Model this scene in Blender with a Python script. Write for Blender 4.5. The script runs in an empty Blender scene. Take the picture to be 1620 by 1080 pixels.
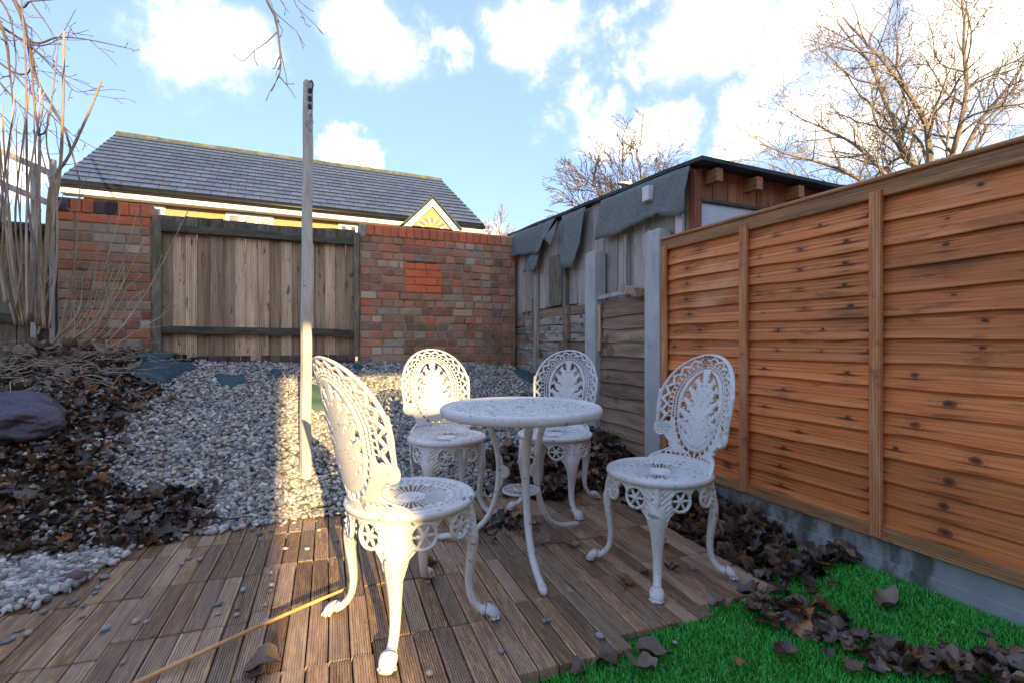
import bpy, math, random
import numpy as np
from mathutils import Vector, Matrix, Quaternion, noise as mnoise

random.seed(7); RNG = np.random.default_rng(7)
SC = bpy.context.scene
COL = SC.collection
R = math.radians

# ------------------------------------------------------------------ camera
CAM_H = 0.90; YAW = R(23.0); FPX = 790.0
cam = bpy.data.cameras.new('camera'); cam.sensor_width = 36.0
cam.lens = FPX / 1620.0 * 36.0; cam.clip_start = 0.05; cam.clip_end = 900
cam.shift_y = -2.0 / 1620.0
camo = bpy.data.objects.new('camera', cam); COL.objects.link(camo)
camo.location = (0, 0, CAM_H); camo.rotation_euler = (R(90), 0, -YAW)
SC.camera = camo
# ------------------------------------------------------------------ light
SUN_EL = R(15.0); SUN_AZ = R(-1.0)          # light travels almost along +Y
SKY_STRENGTH = 0.15; CLOUD = 7.8
SKY_OFF = (0, 5, 0)
w = bpy.data.worlds.new('World'); SC.world = w; w.use_nodes = True
sun = bpy.data.lights.new('sun', 'SUN'); sun.energy = 2.0; sun.angle = R(0.5); sun.color = (1.0, 0.74, 0.36)
suno = bpy.data.objects.new('sun', sun); COL.objects.link(suno)
SUND = Vector((math.sin(SUN_AZ) * math.cos(SUN_EL), math.cos(SUN_AZ) * math.cos(SUN_EL), -math.sin(SUN_EL)))
suno.rotation_euler = SUND.to_track_quat('-Z', 'Y').to_euler(); suno.location = (0, -20, 20)
SC.view_settings.view_transform = 'Standard'; SC.view_settings.look = 'None'
SC.view_settings.exposure = 2.55; SC.view_settings.gamma = 1.0; SC.view_settings.use_curve_mapping = False


def raydir(u, v):
    a = (u - 810.0) / FPX; b = (538.0 - v) / FPX
    s, c = math.sin(YAW), math.cos(YAW)
    return Vector((s + a * c, c - a * s, b))


def build_world():
    nt = w.node_tree; nt.nodes.clear(); N = nt.nodes.new; L = nt.links.new
    out = N('ShaderNodeOutputWorld'); bg = N('ShaderNodeBackground'); bg.inputs['Strength'].default_value = SKY_STRENGTH
    sky = N('ShaderNodeTexSky'); sky.sky_type = 'NISHITA'; sky.sun_disc = False
    sky.sun_elevation = SUN_EL; sky.sun_rotation = R(180) + SUN_AZ; sky.air_density = 1.1; sky.dust_density = 1.0; sky.ozone_density = 2.0
    tc = N('ShaderNodeTexCoord')
    n1 = N('ShaderNodeTexNoise'); n1.inputs['Scale'].default_value = 6.0; n1.inputs['Detail'].default_value = 10; n1.inputs['Roughness'].default_value = 0.62
    L(tc.outputs['Generated'], n1.inputs['Vector'])
    sub = N('ShaderNodeVectorMath'); sub.operation = 'SUBTRACT'; L(n1.outputs['Color'], sub.inputs[0]); sub.inputs[1].default_value = (.5, .5, .5)
    sc = N('ShaderNodeVectorMath'); sc.operation = 'SCALE'; L(sub.outputs[0], sc.inputs[0]); sc.inputs['Scale'].default_value = 0.30
    ad = N('ShaderNodeVectorMath'); ad.operation = 'ADD'; L(tc.outputs['Generated'], ad.inputs[0]); L(sc.outputs[0], ad.inputs[1])
    blobs = [(335, 62, 100), (600, 66, 108), (700, 80, 60), (850, 45, 105), (1130, 45, 125), (1290, 40, 120), (1230, 110, 85), (960, 205, 75), (1040, 205, 70), (1180, 215, 90),
             (1310, 205, 95), (545, 248, 45), (1500, 120, 120), (20, 260, 70), (1590, 40, 160)]
    acc = None
    for (u, v, r) in blobs:
        c = raydir(u, v).normalized(); rr = r / FPX / 1.62
        dn = N('ShaderNodeVectorMath'); dn.operation = 'DISTANCE'; L(ad.outputs[0], dn.inputs[0]); dn.inputs[1].default_value = c
        mr = N('ShaderNodeMapRange'); mr.interpolation_type = 'SMOOTHSTEP'; L(dn.outputs['Value'], mr.inputs['Value'])
        mr.inputs['From Min'].default_value = rr * 1.55; mr.inputs['From Max'].default_value = rr * 0.05
        if acc is None: acc = mr.outputs[0]
        else:
            mx = N('ShaderNodeMath'); mx.operation = 'MAXIMUM'; L(acc, mx.inputs[0]); L(mr.outputs[0], mx.inputs[1]); acc = mx.outputs[0]
    # loose broken cloud all over the sky
    n2 = N('ShaderNodeTexNoise'); n2.inputs['Scale'].default_value = 2.3; n2.inputs['Detail'].default_value = 7; n2.inputs['Roughness'].default_value = .6
    of = N('ShaderNodeVectorMath'); of.operation = 'ADD'; of.inputs[1].default_value = SKY_OFF; L(tc.outputs['Generated'], of.inputs[0]); L(of.outputs[0], n2.inputs['Vector'])
    m2 = N('ShaderNodeMapRange'); m2.interpolation_type = 'SMOOTHSTEP'; L(n2.outputs['Fac'], m2.inputs['Value'])
    m2.inputs['From Min'].default_value = .525; m2.inputs['From Max'].default_value = .65; m2.inputs['To Max'].default_value = .95
    mx = N('ShaderNodeMath'); mx.operation = 'MAXIMUM'; L(acc, mx.inputs[0]); L(m2.outputs[0], mx.inputs[1]); acc = mx.outputs[0]
    pw = N('ShaderNodeMath'); pw.operation = 'POWER'; L(acc, pw.inputs[0]); pw.inputs[1].default_value = 2.2; acc = pw.outputs[0]
    rp = N('ShaderNodeValToRGB'); L(n1.outputs['Fac'], rp.inputs['Fac'])
    rp.color_ramp.elements[0].position = .3; rp.color_ramp.elements[0].color = (.66, .60, .54, 1)
    rp.color_ramp.elements[1].position = .6; rp.color_ramp.elements[1].color = (1, .85, .65, 1)
    cs = N('ShaderNodeVectorMath'); cs.operation = 'SCALE'; L(rp.outputs['Color'], cs.inputs[0]); cs.inputs['Scale'].default_value = CLOUD * .5
    haze = N('ShaderNodeMix'); haze.data_type = 'RGBA'; haze.inputs['Factor'].default_value = .86; L(sky.outputs[0], haze.inputs['A']); haze.inputs['B'].default_value = (.45, .66, 1.26, 1)
    mix = N('ShaderNodeMix'); mix.data_type = 'RGBA'; L(acc, mix.inputs['Factor']); L(haze.outputs['Result'], mix.inputs['A']); L(cs.outputs[0], mix.inputs['B'])
    L(mix.outputs['Result'], bg.inputs['Color']); L(bg.outputs[0], out.inputs['Surface'])


build_world()


# ------------------------------------------------------------------ object helpers
def tag(o, label=None, cat=None, group=None, kind=None):
    if label: o['label'] = label
    if cat: o['category'] = cat
    if group: o['group'] = group
    if kind: o['kind'] = kind
    return o


def obj(name, me, mat=None, parent=None, loc=(0, 0, 0), rot=(0, 0, 0), scale=None):
    o = bpy.data.objects.new(name, me); COL.objects.link(o)
    o.location = loc; o.rotation_euler = rot
    if scale is not None: o.scale = scale
    if parent is not None: o.parent = parent
    if mat is not None and me is not None and len(me.materials) == 0: me.materials.append(mat)
    return o


def empty(name, loc=(0, 0, 0), rz=0.0, parent=None):
    o = bpy.data.objects.new(name, None); COL.objects.link(o); o.location = loc; o.rotation_euler = (0, 0, rz); o.empty_display_size = .1
    if parent is not None: o.parent = parent
    return o


def copy_tree(o, parent=None):
    c = o.copy(); COL.objects.link(c); c.parent = parent
    for ch in list(o.children): copy_tree(ch, c)
    return c


class MB:
    """collects geometry for one mesh"""
    def __init__(s): s.v = []; s.f = []; s.rnd = None

    def add(s, vs, fs):
        n = len(s.v); s.v.extend([tuple(p) for p in vs]); s.f.extend([tuple(i + n for i in f) for f in fs]); return s

    def box(s, x0, x1, y0, y1, z0, z1, b=0.0):
        if b <= 0:
            vs = [(x, y, z) for x in (x0, x1) for y in (y0, y1) for z in (z0, z1)]
            fs = [(0, 1, 3, 2), (4, 6, 7, 5), (0, 4, 5, 1), (2, 3, 7, 6), (0, 2, 6, 4), (1, 5, 7, 3)]
            return s.add(vs, fs)
        X = (x0, x1); Y = (y0, y1); Z = (z0, z1); vs = []; idx = {}
        for i in (0, 1):
            for j in (0, 1):
                for k in (0, 1):
                    sx = 1 if i == 0 else -1; sy = 1 if j == 0 else -1; sz = 1 if k == 0 else -1
                    for a, p in enumerate([(X[i], Y[j] + sy * b, Z[k] + sz * b), (X[i] + sx * b, Y[j], Z[k] + sz * b), (X[i] + sx * b, Y[j] + sy * b, Z[k])]):
                        idx[(i, j, k, a)] = len(vs); vs.append(p)
        g = lambda i, j, k, a: idx[(i, j, k, a)]
        fs = [(g(0, 0, 0, 0), g(0, 0, 1, 0), g(0, 1, 1, 0), g(0, 1, 0, 0)), (g(1, 0, 0, 0), g(1, 1, 0, 0), g(1, 1, 1, 0), g(1, 0, 1, 0)),
              (g(0, 0, 0, 1), g(1, 0, 0, 1), g(1, 0, 1, 1), g(0, 0, 1, 1)), (g(0, 1, 0, 1), g(0, 1, 1, 1), g(1, 1, 1, 1), g(1, 1, 0, 1)),
              (g(0, 0, 0, 2), g(0, 1, 0, 2), g(1, 1, 0, 2), g(1, 0, 0, 2)), (g(0, 0, 1, 2), g(1, 0, 1, 2), g(1, 1, 1, 2), g(0, 1, 1, 2))]
        for j in (0, 1):
            for k in (0, 1): fs.append((g(0, j, k, 1), g(1, j, k, 1), g(1, j, k, 2), g(0, j, k, 2)))
        for i in (0, 1):
            for k in (0, 1): fs.append((g(i, 0, k, 0), g(i, 1, k, 0), g(i, 1, k, 2), g(i, 0, k, 2)))
        for i in (0, 1):
            for j in (0, 1): fs.append((g(i, j, 0, 0), g(i, j, 1, 0), g(i, j, 1, 1), g(i, j, 0, 1)))
        for i in (0, 1):
            for j in (0, 1):
                for k in (0, 1): fs.append((g(i, j, k, 0), g(i, j, k, 1), g(i, j, k, 2)))
        return s.add(vs, fs)

    def rings(s, rings, cap=True, closed=True):
        n = len(rings[0]); base = len(s.v)
        for r in rings: s.v.extend([tuple(p) for p in r])
        m = n if closed else n - 1
        for i in range(len(rings) - 1):
            a = base + i * n; b = a + n
            for k in range(m):
                k2 = (k + 1) % n; s.f.append((a + k, a + k2, b + k2, b + k))
        if cap and closed:
            s.f.append(tuple(base + k for k in range(n))[::-1]); e = base + (len(rings) - 1) * n; s.f.append(tuple(e + k for k in range(n)))
        return s

    def tube(s, pts, rad, sides=6, cap=True):
        pts = [Vector(p) for p in pts]; n = len(pts)
        if not hasattr(rad, '__len__'): rad = [rad] * n
        t0 = (pts[1] - pts[0]).normalized(); up = Vector((0, 0, 1)) if abs(t0.z) < .9 else Vector((1, 0, 0))
        nx = t0.cross(up).normalized(); rr = []
        for i in range(n):
            t = (pts[min(i + 1, n - 1)] - pts[max(i - 1, 0)])
            if t.length < 1e-9: t = t0
            t = t.normalized(); nx = (nx - t * nx.dot(t)).normalized(); ny = t.cross(nx)
            rr.append([pts[i] + (nx * math.cos(2 * math.pi * k / sides) + ny * math.sin(2 * math.pi * k / sides)) * rad[i] for k in range(sides)])
        return s.rings(rr, cap)

    def mesh(s, name='m', smooth=False, rnd=None, fix=True):
        me = bpy.data.meshes.new(name); me.from_pydata(s.v, [], s.f)
        if fix:
            import bmesh
            bm = bmesh.new(); bm.from_mesh(me); bmesh.ops.recalc_face_normals(bm, faces=bm.faces); bm.to_mesh(me); bm.free()
        if smooth: me.polygons.foreach_set('use_smooth', [True] * len(me.polygons))
        me.update(); return me


def np_mesh(name, V, F, rnd=None, smooth=False):
    """fast mesh from numpy verts (n,3) and tris (m,3), rnd: one value per vertex"""
    me = bpy.data.meshes.new(name); V = np.asarray(V, dtype=np.float32); F = np.asarray(F, dtype=np.int32)
    me.vertices.add(len(V)); me.vertices.foreach_set('co', V.ravel())
    k = F.shape[1]
    me.loops.add(F.size); me.loops.foreach_set('vertex_index', F.ravel())
    me.polygons.add(len(F)); me.polygons.foreach_set('loop_start', np.arange(0, F.size, k, dtype=np.int32))
    me.polygons.foreach_set('loop_total', np.full(len(F), k, dtype=np.int32))
    if rnd is not None:
        at = me.attributes.new('rnd', 'FLOAT', 'POINT'); at.data.foreach_set('value', np.asarray(rnd, dtype=np.float32))
    me.update(calc_edges=True); me.validate()
    if smooth: me.polygons.foreach_set('use_smooth', np.ones(len(F), dtype=bool))
    return me


def smooth01(x):
    x = max(0.0, min(1.0, x)); return x * x * (3 - 2 * x)


# ------------------------------------------------------------------ materials
def surf(name, stops, scale=8.0, stretch=(1, 1, 1), rough=.8, bump=.3, bscale=60, palette=None, pmix=.0, vary=.15, detail=6, attr=False, spots=(), coord='Object', spec=.3, roughvar=.0, dist=.004, rings=None, knots=None, randoff=True, metallic=0.0, wspots=()):
    m = bpy.data.materials.new(name); m.use_nodes = True; nt = m.node_tree; N = nt.nodes.new; L = nt.links.new
    bs = nt.nodes['Principled BSDF']; bs.inputs['Roughness'].default_value = rough
    bs.inputs['Specular IOR Level'].default_value = spec; bs.inputs['Metallic'].default_value = metallic
    tc = N('ShaderNodeTexCoord'); oi = N('ShaderNodeObjectInfo')
    if attr:
        an = N('ShaderNodeAttribute'); an.attribute_name = 'rnd'; rnd = an.outputs['Fac']
    else: rnd = oi.outputs['Random']
    vec = tc.outputs[coord]
    if randoff:
        off = N('ShaderNodeVectorMath'); off.operation = 'SCALE'; off.inputs[0].default_value = (37.1, 51.7, 23.3); L(rnd, off.inputs['Scale'])
        ad = N('ShaderNodeVectorMath'); ad.operation = 'ADD'; L(vec, ad.inputs[0]); L(off.outputs[0], ad.inputs[1]); vec = ad.outputs[0]
    mp = N('ShaderNodeMapping'); mp.inputs['Scale'].default_value = stretch; L(vec, mp.inputs['Vector'])

    def noise(sc, det=detail, v=None, rg=.6, ds=0.0):
        n = N('ShaderNodeTexNoise'); n.inputs['Scale'].default_value = sc; n.inputs['Detail'].default_value = det; n.inputs['Roughness'].default_value = rg; n.inputs['Distortion'].default_value = ds
        L(v if v is not None else mp.outputs[0], n.inputs['Vector']); return n.outputs['Fac']

    def ramp(fac, st, interp='LINEAR'):
        r = N('ShaderNodeValToRGB'); r.color_ramp.interpolation = interp; e = r.color_ramp.elements
        while len(e) < len(st): e.new(.5)
        for i, (p, c) in enumerate(st): e[i].position = p; e[i].color = (*c, 1)
        L(fac, r.inputs['Fac']); return r.outputs['Color']

    def mixc(f, a, b, mode='MIX'):
        x = N('ShaderNodeMix'); x.data_type = 'RGBA'; x.blend_type = mode
        if isinstance(f, float): x.inputs['Factor'].default_value = f
        else: L(f, x.inputs['Factor'])
        for s, k in ((a, 'A'), (b, 'B')):
            if isinstance(s, tuple): x.inputs[k].default_value = (*s, 1)
            else: L(s, x.inputs[k])
        return x.outputs['Result']

    def mrange(f, a, b, c=0.0, d=1.0):
        r = N('ShaderNodeMapRange'); r.interpolation_type = 'SMOOTHSTEP'; L(f, r.inputs['Value'])
        r.inputs['From Min'].default_value = a; r.inputs['From Max'].default_value = b; r.inputs['To Min'].default_value = c; r.inputs['To Max'].default_value = d; return r.outputs[0]
    f0 = noise(scale, ds=.4)
    fac = f0
    if rings:     # long wood grain: stretched wave
        wv = N('ShaderNodeTexWave'); wv.wave_type = 'BANDS'; wv.bands_direction = rings[2] if len(rings) > 2 else 'Z'
        wv.inputs['Scale'].default_value = rings[0]; wv.inputs['Distortion'].default_value = rings[1]; wv.inputs['Detail'].default_value = 3; wv.inputs['Detail Scale'].default_value = 1.2
        L(mp.outputs[0], wv.inputs['Vector'])
        mm = N('ShaderNodeMix'); mm.data_type = 'FLOAT'; mm.inputs['Factor'].default_value = .16; L(f0, mm.inputs['A']); L(wv.outputs['Fac'], mm.inputs['B']); fac = mm.outputs['Result']
    col = ramp(fac, stops)
    if palette:
        st = [(i / len(palette), c) for i, c in enumerate(palette)]
        wn = N('ShaderNodeTexWhiteNoise'); wn.noise_dimensions = '1D'; L(rnd, wn.inputs['W'])
        pc = ramp(wn.outputs['Value'], st, 'CONSTANT'); col = mixc(float(pmix), col, pc)
    if knots:
        sx = N('ShaderNodeSeparateXYZ'); L(vec, sx.inputs[0])

        def M2(op, x, y):
            n = N('ShaderNodeMath'); n.operation = op
            for q, k in ((x, 0), (y, 1)):
                if isinstance(q, (int, float)): n.inputs[k].default_value = q
                else: L(q, n.inputs[k])
            return n.outputs[0]
        fq = knots['freq']; W = M2('ADD', M2('MULTIPLY', sx.outputs['X'], fq), M2('MULTIPLY', rnd, .55))
        vo = N('ShaderNodeTexVoronoi'); vo.voronoi_dimensions = '1D'; vo.inputs['Scale'].default_value = 1.0; vo.inputs['Randomness'].default_value = 1.0; L(W, vo.inputs['W'])
        sc = N('ShaderNodeSeparateColor'); L(vo.outputs['Color'], sc.inputs[0])
        zc = M2('ADD', knots['zc'], M2('MULTIPLY', M2('SUBTRACT', sc.outputs['Green'], .5), .03))
        nz = N('ShaderNodeTexNoise'); nz.inputs['Scale'].default_value = 34.0; L(vec, nz.inputs['Vector'])
        dx = M2('DIVIDE', vo.outputs['Distance'], fq * 1.6); dz = M2('SUBTRACT', sx.outputs['Z'], zc)
        dd = M2('ADD', M2('SQRT', M2('ADD', M2('MULTIPLY', dx, dx), M2('MULTIPLY', dz, dz)), 0), M2('MULTIPLY', M2('SUBTRACT', nz.outputs['Fac'], .5), .016))
        wn3 = N('ShaderNodeTexWhiteNoise'); wn3.noise_dimensions = '2D'; cb3 = N('ShaderNodeCombineXYZ'); L(rnd, cb3.inputs[0]); L(sc.outputs['Red'], cb3.inputs[1]); L(cb3.outputs[0], wn3.inputs['Vector'])
        rk = M2('ADD', M2('ADD', .0016, M2('MULTIPLY', M2('MULTIPLY', sc.outputs['Red'], sc.outputs['Red']), .0085)), M2('MULTIPLY', wn3.outputs['Value'], .0030)); rel = M2('DIVIDE', dd, rk)
        sm = mrange(noise(1.6, 3), .47, .60)
        col = mixc(M2('MULTIPLY', mrange(rel, 8.0, 1.0, 0, .95), sm), col, knots['halo'])
        rw = M2('ABSOLUTE', M2('SINE', M2('MULTIPLY', rel, 2.4), 0), 0)
        col = mixc(M2('MULTIPLY', mrange(rel, 3.4, 1.2, 0, .28), rw), col, knots['ring']); col = mixc(mrange(rel, 1.5, .9, 0, .85), col, knots['ring']); col = mixc(mrange(rel, .9, .2, 0, .8), col, knots['col'])
    for sp in spots:   # (scale, lo, hi, colour[, strength])
        v = vec
        if len(sp) > 5:
            q = N('ShaderNodeMapping'); q.inputs['Scale'].default_value = sp[5]; L(vec, q.inputs['Vector']); v = q.outputs[0]
        f = mrange(noise(sp[0], 5, v, .65), sp[1], sp[2], 0.0, sp[4] if len(sp) > 4 else 1.0); col = mixc(f, col, sp[3])
    for sp in wspots:
        ge = N('ShaderNodeNewGeometry'); q = N('ShaderNodeMapping'); q.inputs['Scale'].default_value = sp[5]; L(ge.outputs['Position'], q.inputs['Vector'])
        f = mrange(noise(sp[0], 6, q.outputs[0], .6), sp[1], sp[2], 0.0, sp[4]); col = mixc(f, col, sp[3])
    if vary > 0:
        hs = N('ShaderNodeHueSaturation'); wn2 = N('ShaderNodeTexWhiteNoise'); wn2.noise_dimensions = '1D'
        mt = N('ShaderNodeMath'); mt.operation = 'ADD'; mt.inputs[1].default_value = 3.7; L(rnd, mt.inputs[0]); L(mt.outputs[0], wn2.inputs['W'])
        L(mrange(wn2.outputs['Value'], 0, 1, 1 - vary, 1 + vary), hs.inputs['Value']); L(col, hs.inputs['Color']); col = hs.outputs['Color']
    L(col, bs.inputs['Base Color'])
    if roughvar > 0: L(mrange(noise(scale * .7, 3), .35, .65, rough - roughvar, rough + roughvar), bs.inputs['Roughness'])
    if bump > 0:
        b = N('ShaderNodeBump'); b.inputs['Strength'].default_value = bump; b.inputs['Distance'].default_value = dist
        nb = noise(bscale, 4)
        ma = N('ShaderNodeMath'); ma.operation = 'ADD'; L(nb, ma.inputs[0]); L(fac, ma.inputs[1]); L(ma.outputs[0], b.inputs['Height']); L(b.outputs[0], bs.inputs['Normal'])
    return m


MT = {}
MT['soil'] = surf('soil', [(.3, (.03, .022, .016)), (.7, (.09, .068, .05))], 14, bump=.6, bscale=90, randoff=False)
MT['field'] = MT['soil']
MT['stone'] = surf('gravel stone', [(.3, (.19, .178, .155)), (.7, (.44, .415, .37))], 30, attr=True, bump=.25, bscale=160, rough=.75, vary=.35,
                   palette=[(.52, .47, .39), (.31, .285, .25), (.16, .15, .135), (.62, .57, .48), (.28, .225, .17), (.42, .395, .35), (.11, .105, .10), (.55, .46, .33)], pmix=.75)
MT['pebble'] = surf('loose stone', [(.3, (.18, .18, .18)), (.7, (.36, .35, .34))], 30, bump=.25, bscale=160, rough=.7, vary=.3,
                    palette=[(.36, .35, .33), (.24, .24, .25), (.15, .155, .17), (.38, .31, .23), (.31, .31, .32)], pmix=.6)
LEAFPAL = [(0.085, 0.052, 0.032), (0.035, 0.026, 0.022), (0.14, 0.085, 0.045), (0.055, 0.046, 0.043), (0.26, 0.17, 0.1), (0.022, 0.017, 0.015), (0.09, 0.068, 0.052), (0.34, 0.14, 0.04), (0.05, 0.036, 0.026), (0.18, 0.135, 0.095), (0.03, 0.026, 0.025), (0.11, 0.065, 0.038)]
MT['leafstuff'] = surf('leaf litter', [(.3, (.045, .03, .02)), (.7, (.22, .145, .09))], 22, attr=True, bump=.5, bscale=70, rough=.36, palette=LEAFPAL, pmix=.8, vary=.3, spec=.5)
MT['leaf'] = surf('dead leaf', [(.3, (.045, .03, .02)), (.7, (.22, .145, .09))], 22, bump=.5, bscale=70, rough=.36, palette=LEAFPAL, pmix=.6, vary=.2, spec=.5)
MT['leaf_orange'] = surf('orange dead leaf', [(.3, (.12, .05, .02)), (.7, (.32, .14, .05))], 18, bump=.5, rough=.5, vary=.1)
MT['leaf_tan'] = surf('tan dead leaf', [(.3, (.14, .10, .07)), (.7, (.30, .23, .17))], 18, bump=.5, rough=.55, vary=.1)
MT['leaf_black'] = surf('wet black leaf', [(.3, (.028, .018, .012)), (.7, (.11, .066, .040))], 22, bump=.5, rough=.28, vary=.15, spec=.6)
MT['slat'] = surf('deck slat', [(.28, (.15, .080, .043)), (.5, (.35, .21, .120)), (.72, (.54, .375, .235))], 5, stretch=(14, 1.3, 6), rough=.42, roughvar=.14, bump=.4, bscale=30, vary=.28, spec=.5,
                  palette=[(.28, .185, .125), (.36, .27, .20), (.23, .135, .078), (.40, .315, .24)], pmix=.4,
                  spots=[(9, .53, .65, (.52, .36, .15), .75, (14, 1.6, 4)), (3.0, .58, .75, (.085, .08, .052), .5)])
MT['plastic'] = surf('black plastic grid', [(.3, (.008, .008, .008)), (.7, (.018, .016, .014))], 20, bump=.1)
MT['turfbase'] = surf('turf backing', [(.3, (.012, .07, .012)), (.7, (.02, .12, .02))], 60, bump=.4, randoff=False)
MT['turf'] = surf('turf blade', [(.3, (.05, .38, .04)), (.7, (.15, .66, .10))], 9, attr=True, rough=.4, bump=0, vary=.35, palette=[(.025, .32, .04), (.06, .46, .065), (.035, .38, .05), (.11, .50, .10)], pmix=.5)
MT['white_iron'] = surf('white painted cast iron', [(.3, (.60, .575, .53)), (.7, (.71, .685, .64))], 7, rough=.5, bump=.22, bscale=110, vary=.03, dist=.002, spec=.4,
                        spots=[(14, .56, .70, (.52, .48, .36), .5), (42, .635, .66, (.15, .165, .17), .95), (11, .665, .68, (.19, .19, .185), .9), (60, .66, .68, (.20, .11, .05), .7)])
MT['white_top'] = surf('pitted white paint', [(.3, (.58, .56, .52)), (.7, (.69, .665, .625))], 7, rough=.5, bump=.3, bscale=110, vary=.03, dist=.002, spec=.4,
                       spots=[(14, .56, .70, (.50, .46, .36), .5), (75, .57, .63, (.17, .18, .185), .85), (130, .60, .66, (.22, .22, .21), .7)])
PALB = [(.454, .162, .083), (.397, .157, .084), (.510, .204, .103), (.491, .322, .187), (.360, .162, .098), (.434, .236, .131), (.510, .377, .234), (.481, .181, .089), (.323, .181, .121), (.454, .283, .160), (.472, .218, .113)]
MT['brick'] = surf('old brick', wspots=[(1.6, .50, .68, (.15, .135, .055), .55, (1, 1, .8)), (2.4, .56, .70, (.10, .065, .045), .5, (1, 1, .7)), (3.0, .56, .72, (.55, .34, .18), .4, (1, 1, 1))], stops=[(.3, (.21, .09, .055)), (.7, (.44, .27, .18))], scale=9, palette=PALB, pmix=.78, bump=.7, bscale=70, rough=.88, vary=.2,
                   spots=[(11, .57, .70, (.42, .38, .31), .55), (7, .60, .74, (.12, .13, .05), .55), (13, .62, .70, (.09, .06, .05), .6)])
MT['brick_pale'] = surf('pale old brick', wspots=[(1.6, .50, .68, (.15, .135, .055), .55, (1, 1, .8)), (2.4, .56, .70, (.10, .065, .045), .5, (1, 1, .7)), (3.0, .56, .72, (.55, .34, .18), .4, (1, 1, 1))], stops=[(.3, (.26, .17, .13)), (.7, (.46, .38, .31))], scale=9, palette=[(.40, .19, .12), (.43, .34, .24), (.33, .125, .075), (.47, .41, .31), (.38, .15, .085), (.34, .25, .17)], pmix=.7, bump=.7, bscale=70, rough=.88, vary=.2,
                        spots=[(11, .56, .70, (.48, .44, .38), .5), (13, .62, .70, (.12, .08, .07), .5)])
MT['brick_new'] = surf('new orange brick', [(.3, (.50, .125, .05)), (.7, (.62, .19, .085))], 12, bump=.35, bscale=90, rough=.8, vary=.12, spots=[(10, .63, .75, (.30, .10, .06), .5)])
MT['brick_patch'] = surf('fresh orange brick', [(.3, (.62, .135, .045)), (.7, (.72, .185, .07))], 12, bump=.3, bscale=90, rough=.75, vary=.06)
MT['brick_dark'] = surf('dark brick', [(.3, (.06, .04, .04)), (.7, (.14, .085, .08))], 12, bump=.5, rough=.85, vary=.3)
MT['mortar'] = surf('mortar', [(.3, (.24, .205, .15)), (.7, (.42, .375, .29))], 12, bump=.8, bscale=90, rough=.95, randoff=False, spots=[(3.2, .5, .65, (.085, .09, .035), .7)])
MT['new_wood'] = surf('orange fence wood', [(.25, (.30, .088, .024)), (.5, (.66, .205, .058)), (.78, (.84, .40, .165))], 2.6, stretch=(.45, 4, 46), rough=.62, bump=.25, bscale=10, rings=None, vary=.18,
                      knots=dict(freq=3.4, zc=.052, col=(.05, .014, .008), halo=(.060, .026, .014), ring=(.17, .055, .02)), wspots=[(1.5, .54, .68, (.13, .060, .028), .55, (1, .8, 3.5)), (1.1, .55, .70, (.72, .50, .32), .4, (1, 1, 1.5)), (6, .60, .70, (.08, .045, .025), .55, (1, .7, 4))], randoff=False, spec=.25,
                      spots=[(3.0, .57, .70, (.11, .055, .03), .7, (.7, 6, 14)), (1.3, .56, .72, (.62, .42, .26), .35, (1, 4, 3))])
MT['batten'] = surf('fence batten wood', [(.25, (.24, .085, .028)), (.5, (.48, .19, .07)), (.75, (.64, .34, .155))], 3, stretch=(9, 6, 1.0), rough=.65, bump=.3, bscale=14, rings=(3, 4, 'X'), vary=.1,
                    spots=[(6, .60, .72, (.07, .04, .025), .6)])
MT['cap_wood'] = surf('fence rail wood', [(.25, (.20, .085, .034)), (.5, (.40, .185, .075)), (.75, (.56, .31, .15))], 3, stretch=(.9, 6, 9), rough=.7, bump=.35, bscale=14, rings=(3, 4), vary=.1, randoff=False,
                      spots=[(4, .50, .66, (.13, .125, .075), .75, (.8, 5, 8)), (9, .62, .7, (.05, .035, .02), .6)])
MT['old_wood'] = surf('weathered brown boards', [(.25, (.20, .125, .072)), (.5, (.48, .335, .21)), (.75, (.64, .51, .37))], 3, stretch=(9, 6, .6), rough=.85, bump=.5, bscale=12, rings=(2.5, 5, 'X'), vary=.34,
                      spots=[(5, .58, .68, (.045, .03, .02), .8, (6, 6, 1.4)), (4, .60, .74, (.24, .125, .065), .5)])
MT['old_slat'] = surf('weathered brown slats', [(.25, (.14, .088, .058)), (.5, (.29, .19, .128)), (.75, (.42, .31, .22))], 3, stretch=(.9, 6, 9), rough=.85, bump=.5, bscale=12, rings=(2.5, 5), vary=.22,
                      spots=[(3, .52, .68, (.13, .155, .055), .65, (1.2, 6, 5)), (5, .60, .7, (.05, .035, .025), .6)])
MT['dark_wood'] = surf('dark mossy wood', [(.3, (.04, .035, .026)), (.7, (.13, .115, .082))], 6, stretch=(1.2, 5, 6), rough=.85, bump=.5, vary=.2, spots=[(4, .52, .68, (.055, .07, .025), .6), (8, .66, .7, (.24, .21, .17), .7)])
MT['mossy_wood'] = surf('grey mossy board tops', [(.3, (.07, .058, .04)), (.7, (.24, .205, .145))], 8, stretch=(5, 5, 1), rough=.9, bump=.6, vary=.25, spots=[(4, .52, .66, (.075, .085, .03), .6)])
MT['grey_wood'] = surf('silver grey boards', [(.25, (.24, .205, .17)), (.5, (.44, .39, .335)), (.75, (.58, .53, .47))], 3, stretch=(9, 9, .8), rough=.88, bump=.5, bscale=12, rings=(2.2, 6, 'X'), vary=.14,
                       spots=[(6, .60, .68, (.075, .06, .05), .8, (9, 9, 1.0)), (3, .60, .75, (.26, .19, .12), .5)])
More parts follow.
